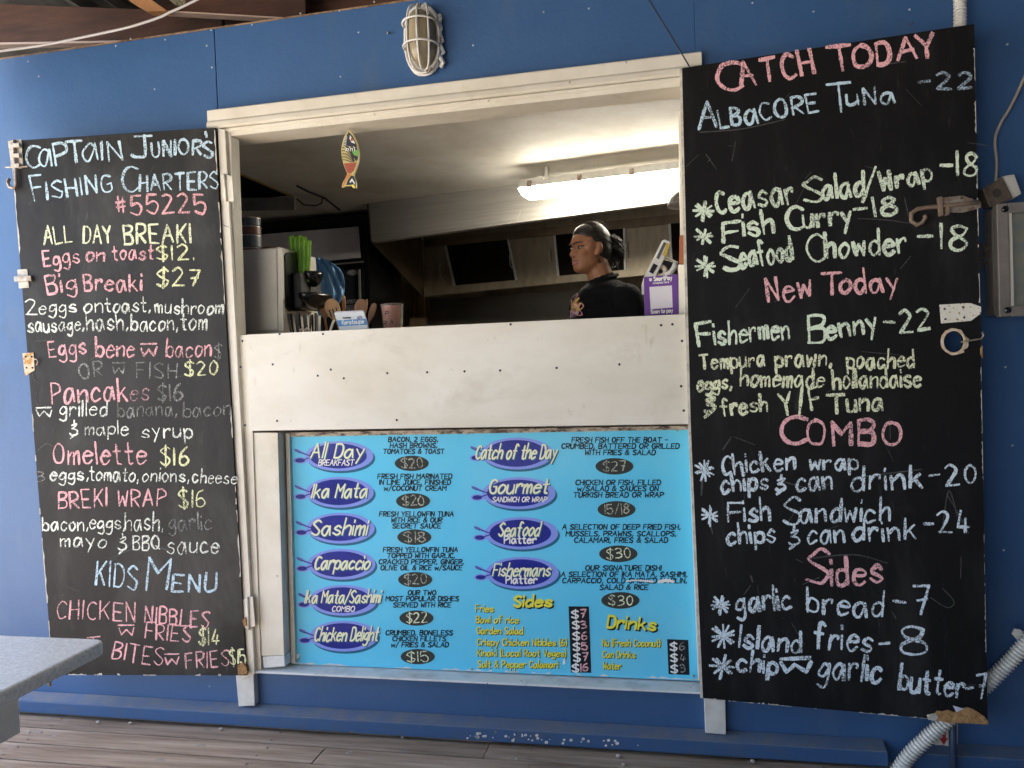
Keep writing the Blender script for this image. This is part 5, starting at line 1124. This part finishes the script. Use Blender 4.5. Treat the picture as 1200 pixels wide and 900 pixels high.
# ================================================================== PERSON
SKIN = mat('brown_skin', (.33, .155, .08), .52, (.25, .105, .055), 14, spec=.35, bump=.15, bscale=200, grime=[((.36, .14, .09), 16, .55, .8, (1, 1, 1))])
HAIR = mat('black_hair', (.007, .005, .004), .5, (.045, .032, .024), 70, stretch=(.25, .25, 3), lo=.45, hi=.75, bump=.6, bscale=70)
SHIRT = mat('black_cotton', (.008, .008, .009), .95, bump=.9, bscale=9, bdist=.03, spec=.15)
hp = at(.90); hc = hp.W(690.5, 290)
aF = math.radians(41); f_ = Vector((-math.cos(aF), -math.sin(aF), 0)); l_ = Vector((-f_.y, f_.x, 0)); l_ = Vector((0, 0, 1)).cross(f_); u_ = Vector((0, 0, 1))
HS = .94
def Hd(a, b, c): return hc + (f_*a + l_*b + u_*c)*HS
HM = Matrix((f_, l_, u_)).transposed() * HS
PE = thing('person', 'woman in a black floral print T-shirt, hair tied back, looking left behind the counter', 'person', (hc.x+.06, hc.y, FLZ))
def cap_(mb, a, b, r0, r1, n=14):
    a, b = Vector(a), Vector(b); k = 8
    mb.tube([a.lerp(b, i/k) for i in range(k+1)], r0, n, rs=[r0+(r1-r0)*i/k for i in range(k+1)]); mb.ball(a, r0, 12, 8); mb.ball(b, r1, 12, 8)
def blob(mb, c, r, M=HM): mb.ball(c, r, 18, 12, M)
# torso frame
aT = math.radians(40); tf = Vector((-math.cos(aT), -math.sin(aT), 0)); tl = Vector((0, 0, 1)).cross(tf); TM = Matrix((tf, tl, Vector((0, 0, 1)))).transposed()
nb = hc + Vector((.055, .02, -.152))            # neck base
def Td(a, b, c): return nb + tf*a + tl*b + u_*c
body = MB()
blob(body, Hd(-.008, 0, .018), (.092, .074, .092)); blob(body, Hd(.022, 0, -.045), (.068, .062, .078)); blob(body, Hd(.04, 0, .024), (.05, .054, .050)); blob(body, Hd(.030, .050, -.004), (.032, .024, .034)); blob(body, Hd(.030, -.050, -.004), (.032, .024, .034))
blob(body, Hd(.058, 0, -.096), (.030, .034, .026)); blob(body, Hd(.01, .035, -.07), (.045, .026, .035)); blob(body, Hd(.01, -.035, -.07), (.045, .026, .035))
blob(body, Hd(.058, .032, -.03), (.027, .026, .026)); blob(body, Hd(.058, -.032, -.03), (.027, .026, .026))
blob(body, Hd(.075, 0, .018), (.016, .046, .012))
cap_(body, Hd(.080, 0, -.002), Hd(.098, 0, -.038), .008, .0125); blob(body, Hd(.086, .014, -.043), (.013, .011, .009)); blob(body, Hd(.086, -.014, -.043), (.013, .011, .009))
blob(body, Hd(.072, 0, -.072), (.018, .027, .022)); blob(body, Hd(.03, 0, -.075), (.058, .055, .050))
for s_ in (1, -1):
    blob(body, Hd(-.008, s_*.074, -.012), (.017, .010, .030)); blob(body, Hd(.004, s_*.072, -.036), (.010, .009, .012))
cap_(body, Hd(-.022, 0, -.05), nb+Vector((0, 0, -.01)), .055, .058)
blob(body, Td(0, 0, -.05), (.075, .12, .055), TM)
blob(body, Td(.0, 0, -.19), (.105, .155, .16), TM); blob(body, Td(-.01, 0, -.38), (.10, .14, .17), TM); blob(body, Td(0, 0, -.55), (.115, .165, .14), TM)
blob(body, Td(.055, .07, -.24), (.07, .075, .075), TM); blob(body, Td(.055, -.07, -.24), (.07, .075, .075), TM)
arms = []
for s_ in (1, -1):
    sh = Td(0, s_*.165, -.095); el = Td(-.03, s_*.225, -.37); wr = Td(.16, s_*.17, -.52)
    cap_(body, sh, el, .056, .043); cap_(body, el, wr, .041, .027); arms.append((sh, el, wr))
    blob(body, Td(.205, s_*.16, -.55), (.045, .036, .016), TM)
    for k in range(4):
        o1 = s_*(.16+(k-1.5)*.019); l1 = (.075, .085, .08, .062)[k]; a = Td(.235, o1, -.553); b = Td(.235+l1*.55, o1, -.560); c = Td(.235+l1*.85, o1, -.582)
        cap_(body, a, b, .0085, .008, 8); cap_(body, b, c, .008, .007, 8)
    a = Td(.19, s_*(.16-.03), -.553); b = Td(.225, s_*(.16-.058), -.565); cap_(body, a, b, .011, .009, 8)
    hj = Td(0, s_*.085, -.60); cap_(body, hj, Vector((hj.x, hj.y+.01, FLZ+.52)), .085, .055); cap_(body, Vector((hj.x, hj.y+.01, FLZ+.52)), Vector((hj.x, hj.y, FLZ+.09)), .053, .036)
    cap_(body, Vector((hj.x, hj.y, FLZ+.045)), Vector((hj.x, hj.y, FLZ+.045))+tf*.15, .042, .032)
bo = link('body', body, SKIN, PE)
md = bo.modifiers.new('remesh', 'REMESH'); md.mode = 'VOXEL'; md.voxel_size = .0045; md.use_smooth_shade = True
md = bo.modifiers.new('smooth', 'SMOOTH'); md.iterations = 5; md.factor = .5
# T-shirt
sh_ = MB(); g = .012
blob(sh_, Td(-.004, 0, -.052), (.092+g, .135+g, .058), TM)
blob(sh_, Td(.0, 0, -.19), (.105+g, .155+g, .16+g), TM); blob(sh_, Td(-.01, 0, -.38), (.105+g, .145+g, .17+g), TM); blob(sh_, Td(0, 0, -.53), (.12+g, .17+g, .13+g), TM)
blob(sh_, Td(.055, .07, -.24), (.072+g, .077+g, .077+g), TM); blob(sh_, Td(.055, -.07, -.24), (.072+g, .077+g, .077+g), TM)
for s_, (sh, el, wr) in zip((1, -1), arms): cap_(sh_, sh, sh.lerp(el, .72), .070, .066)
cap_(sh_, nb+Vector((-.0, 0, -.05)), nb+Vector((0, 0, -.012)), .085, .068)
st = link('t_shirt', sh_, SHIRT, PE)
md = st.modifiers.new('remesh', 'REMESH'); md.mode = 'VOXEL'; md.voxel_size = .007; md.use_smooth_shade = True
md = st.modifiers.new('smooth', 'SMOOTH'); md.iterations = 6; md.factor = .5
pts = [nb+Vector((0, 0, .012))+TM@Vector((.064*math.cos(t)-.0, .066*math.sin(t), -.018*math.cos(t))) for t in [2*math.pi*i/28 for i in range(29)]]
link('collar', MB().tube(pts, .0065, 8), SHIRT, PE, smooth=True)
pn = MB()
for s_ in (1, -1):
    hj = Td(0, s_*.085, -.60); cap_(pn, hj, Vector((hj.x, hj.y+.01, FLZ+.52)), .10, .068); cap_(pn, Vector((hj.x, hj.y+.01, FLZ+.52)), Vector((hj.x, hj.y, FLZ+.10)), .066, .052)
blob(pn, Td(0, 0, -.60), (.13, .18, .12), TM)
o = link('trousers', pn, mat('dark_trousers', (.02, .02, .03), .8), PE); md = o.modifiers.new('remesh', 'REMESH'); md.mode = 'VOXEL'; md.voxel_size = .009; md.use_smooth_shade = True
# hair
hr = MB(); blob(hr, Hd(.016, 0, .056), (.062, .066, .052))
blob(hr, Hd(-.022, 0, .026), (.092, .0795, .093)); blob(hr, Hd(-.045, 0, -.012), (.070, .073, .078)); blob(hr, Hd(-.118, 0, .012), (.032, .034, .038))
hh = link('hair', hr, HAIR, PE)
md = hh.modifiers.new('remesh', 'REMESH'); md.mode = 'VOXEL'; md.voxel_size = .005; md.use_smooth_shade = True
md = hh.modifiers.new('smooth', 'SMOOTH'); md.iterations = 4; md.factor = .5
# fine strands combed back
mb = MB(); g5 = random.Random(21)
for i in range(46):
    th = -1.35+2.7*i/45; P = []
    for k in range(9):
        ph = .62+k*.27   # from the hairline over the crown to the bun
        a = math.cos(ph)*.094; r2 = math.sin(ph)
        c = Vector((a-.022, math.sin(th)*r2*.0815, .026+math.cos(th)*r2*.095))
        c *= 1.025; P.append(Hd(c.x, c.y, c.z-.004*k*abs(math.sin(th))))
    mb.tube(P, .0012, 4, cap=False)
link('combed_strands', mb, mat('hair_strand_brown', (.020, .014, .010), .5), PE)  # strands in a dark brown of their own
lo_ = MB()
for i in range(22):
    a, z0 = g5.uniform(-.09, .02), g5.uniform(-.06, -.03); sd_ = 1 if i % 3 else -1; P = []
    for k in range(6): P.append(Hd(a+.004*math.sin(k+i)-.006*k, sd_*(.072-.003*k+.003*math.sin(k*1.3+i)), z0-.010*k))
    lo_.tube(P, .0009, 4, cap=False)
for i in range(16):
    a = g5.uniform(-.10, .05); P = [Hd(a-.012*k, g5.uniform(-.03, .05)*.9, .026+math.sqrt(max(0, 1-((a-.012*k+.02)/.096)**2))*.096+.002+.003*math.sin(k*1.2)) for k in range(4)]
    lo_.tube(P, .0007, 4, cap=False)
o = link('loose_hairs', lo_, HAIR, PE); o['kind'] = 'stuff'
bun = MB(); 
for i in range(90):
    a0 = g5.uniform(0, 6.28); c = Hd(-.128, 0, .012); P = []
    rr0 = g5.uniform(.015, .046); zz = g5.uniform(-.035, .06)
    for k in range(7):
        a = a0+k*.5; P.append(c+Vector((rr0*math.cos(a)*1.1+.008, rr0*math.sin(a), zz*.6+.02*math.sin(a*1.7)-k*.0035)))
    bun.tube(P, .0026, 5, cap=False)
for i in range(26):
    P = []; x, y_ = g5.uniform(-.02, .03), g5.uniform(-.025, .025); c = Hd(-.125, 0, -.005)
    L_ = g5.uniform(.04, .095)
    for k in range(7): P.append(c+Vector((x+.009*math.sin(k*1.6+i), y_+.009*math.cos(k*1.4+i), -L_*k/6)))
    bun.tube(P, .0022, 5, cap=False)
o = link('hair_bun', bun, HAIR, PE); o['kind'] = 'stuff'
for s_ in (1, -1):
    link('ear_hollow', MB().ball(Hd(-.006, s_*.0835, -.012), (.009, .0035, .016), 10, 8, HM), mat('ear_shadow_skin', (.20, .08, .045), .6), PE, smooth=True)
    link('stud', MB().ball(Hd(.003, s_*.082, -.042), .0025, 8, 6), GALV, PE)
# face details
WH = mat('eye_white', (.26, .22, .19), .3); IR = mat('dark_iris', (.012, .008, .006), .1); LIPS = mat('lips', (.30, .10, .075), .4); BROW = mat('eyebrow', (.02, .014, .01), .8)
for s_ in (1, -1):
    e = Hd(.069, s_*.031, -.008); link('eye', MB().ball(e, (.0165, .0150, .0070), 16, 10, HM), WH, PE, smooth=True)
    link('iris', MB().ball(Hd(.0795, s_*.0315, -.008), (.0070, .0072, .0068), 12, 8, HM), IR, PE, smooth=True)
    P = [Hd(.083-.016*abs(t)**2-.003, s_*(.031+t*.020), -.0022+.002*(1-t*t)) for t in (-1, -.5, 0, .5, 1)]
    link('upper_lid', MB().tube(P, .0019, 6), mat('lash_line', (.05, .025, .015), .6), PE, smooth=True)
    P = [Hd(.094-.006*(t+1)**2*.9, s_*(.030+t*.022), .0145+.004*(t) - .004*max(0, t)**2) for t in (-1, -.6, -.2, .2, .6, 1)]
    link('eyebrow', MB().tube(P, .0035, 6, rs=[.0018, .0030, .0032, .0030, .0022, .0010]), BROW, PE, smooth=True)
    link('nostril', MB().ball(Hd(.096, s_*.009, -.0495), (.004, .004, .003), 8, 6), mat('nostril', (.04, .015, .01), .8), PE)
P = [Hd(.090-.010*t*t, t*.025, -.069-.0015*t*t+.002*abs(t)) for t in (-1, -.6, -.2, 0, .2, .6, 1)]
link('upper_lip', MB().tube(P, .005, 8, rs=[.0015, .004, .0052, .0046, .0052, .004, .0015]), LIPS, PE, smooth=True)
P = [Hd(.089-.010*t*t, t*.023, -.082+.004*t*t) for t in (-1, -.6, -.2, 0, .2, .6, 1)]
link('lower_lip', MB().tube(P, .006, 8, rs=[.0015, .0048, .006, .006, .006, .0048, .0015]), LIPS, PE, smooth=True)
P = [Hd(.0885-.010*t*t, t*.020, -.0755) for t in (-1, -.5, 0, .5, 1)]; link('teeth', MB().tube(P, .0028, 6), mat('teeth', (.6, .55, .48), .3), PE)
# floral print laid on the shirt
bpy.context.view_layer.update()
dg = bpy.context.evaluated_depsgraph_get(); ev = st.evaluated_get(dg); me = ev.to_mesh()
bvh = BVHTree.FromPolygons([st.matrix_world @ v.co for v in me.vertices], [tuple(p.vertices) for p in me.polygons]); ev.to_mesh_clear()
def on_shirt(u, v):
    r = ray(u, v).normalized(); h = bvh.ray_cast(CAM, r)
    return (h[0] - r*.0025) if h[0] is not None else None
PET = [('pink', (.75, .10, .16)), ('rose', (.85, .34, .36)), ('gold', (.70, .48, .16)), ('peach', (.85, .45, .30)), ('lilac', (.66, .42, .55))]
petals = [(669, 350, 7.5, 3, -.75, 0), (662, 357, 7, 3.2, -.6, 1), (660, 363, 7, 2.6, -.8, 0), (672, 357, 8, 2.6, -.95, 2), (666, 364, 8, 2.6, -.9, 3), (677, 359, 5, 4, -.2, 3), (661, 369, 6, 2.6, -.7, 4), (670, 368, 6, 3.4, -.3, 4), (676, 366, 5, 3, .5, 1), (674, 362, 4, 3, .3, 2)]
for i, (cx_, cy_, rx, ry, an, ci) in enumerate(petals):
    pts = []; rx *= 1.3; ry *= 1.3; cx_ += 1
    for k in range(14):
        t = 2*math.pi*k/14; a, b = rx*math.cos(t), ry*math.sin(t)*(1-.3*math.cos(t)); p = on_shirt(cx_+a*math.cos(an)-b*math.sin(an), cy_+a*math.sin(an)+b*math.cos(an))
        if p is not None: pts.append(p - ray(cx_, cy_).normalized()*.0004*i)
    if len(pts) > 4:
        c = sum(pts, Vector())/len(pts) - ray(cx_, cy_).normalized()*.006; mb = MB(); mb.v = [c]+pts; mb.f = [(0, k+1, (k+1) % len(pts)+1) for k in range(len(pts))]
        link('printed_petal', mb, mat('petal_'+PET[ci][0], PET[ci][1], .8, tuple(x*.6 for x in PET[ci][1]), 60), PE)

for o in list(bpy.data.objects):
    if o.name.split('.')[0] in ('worn_edge', 'ragged_paint_line'): o['kind'] = 'stuff'
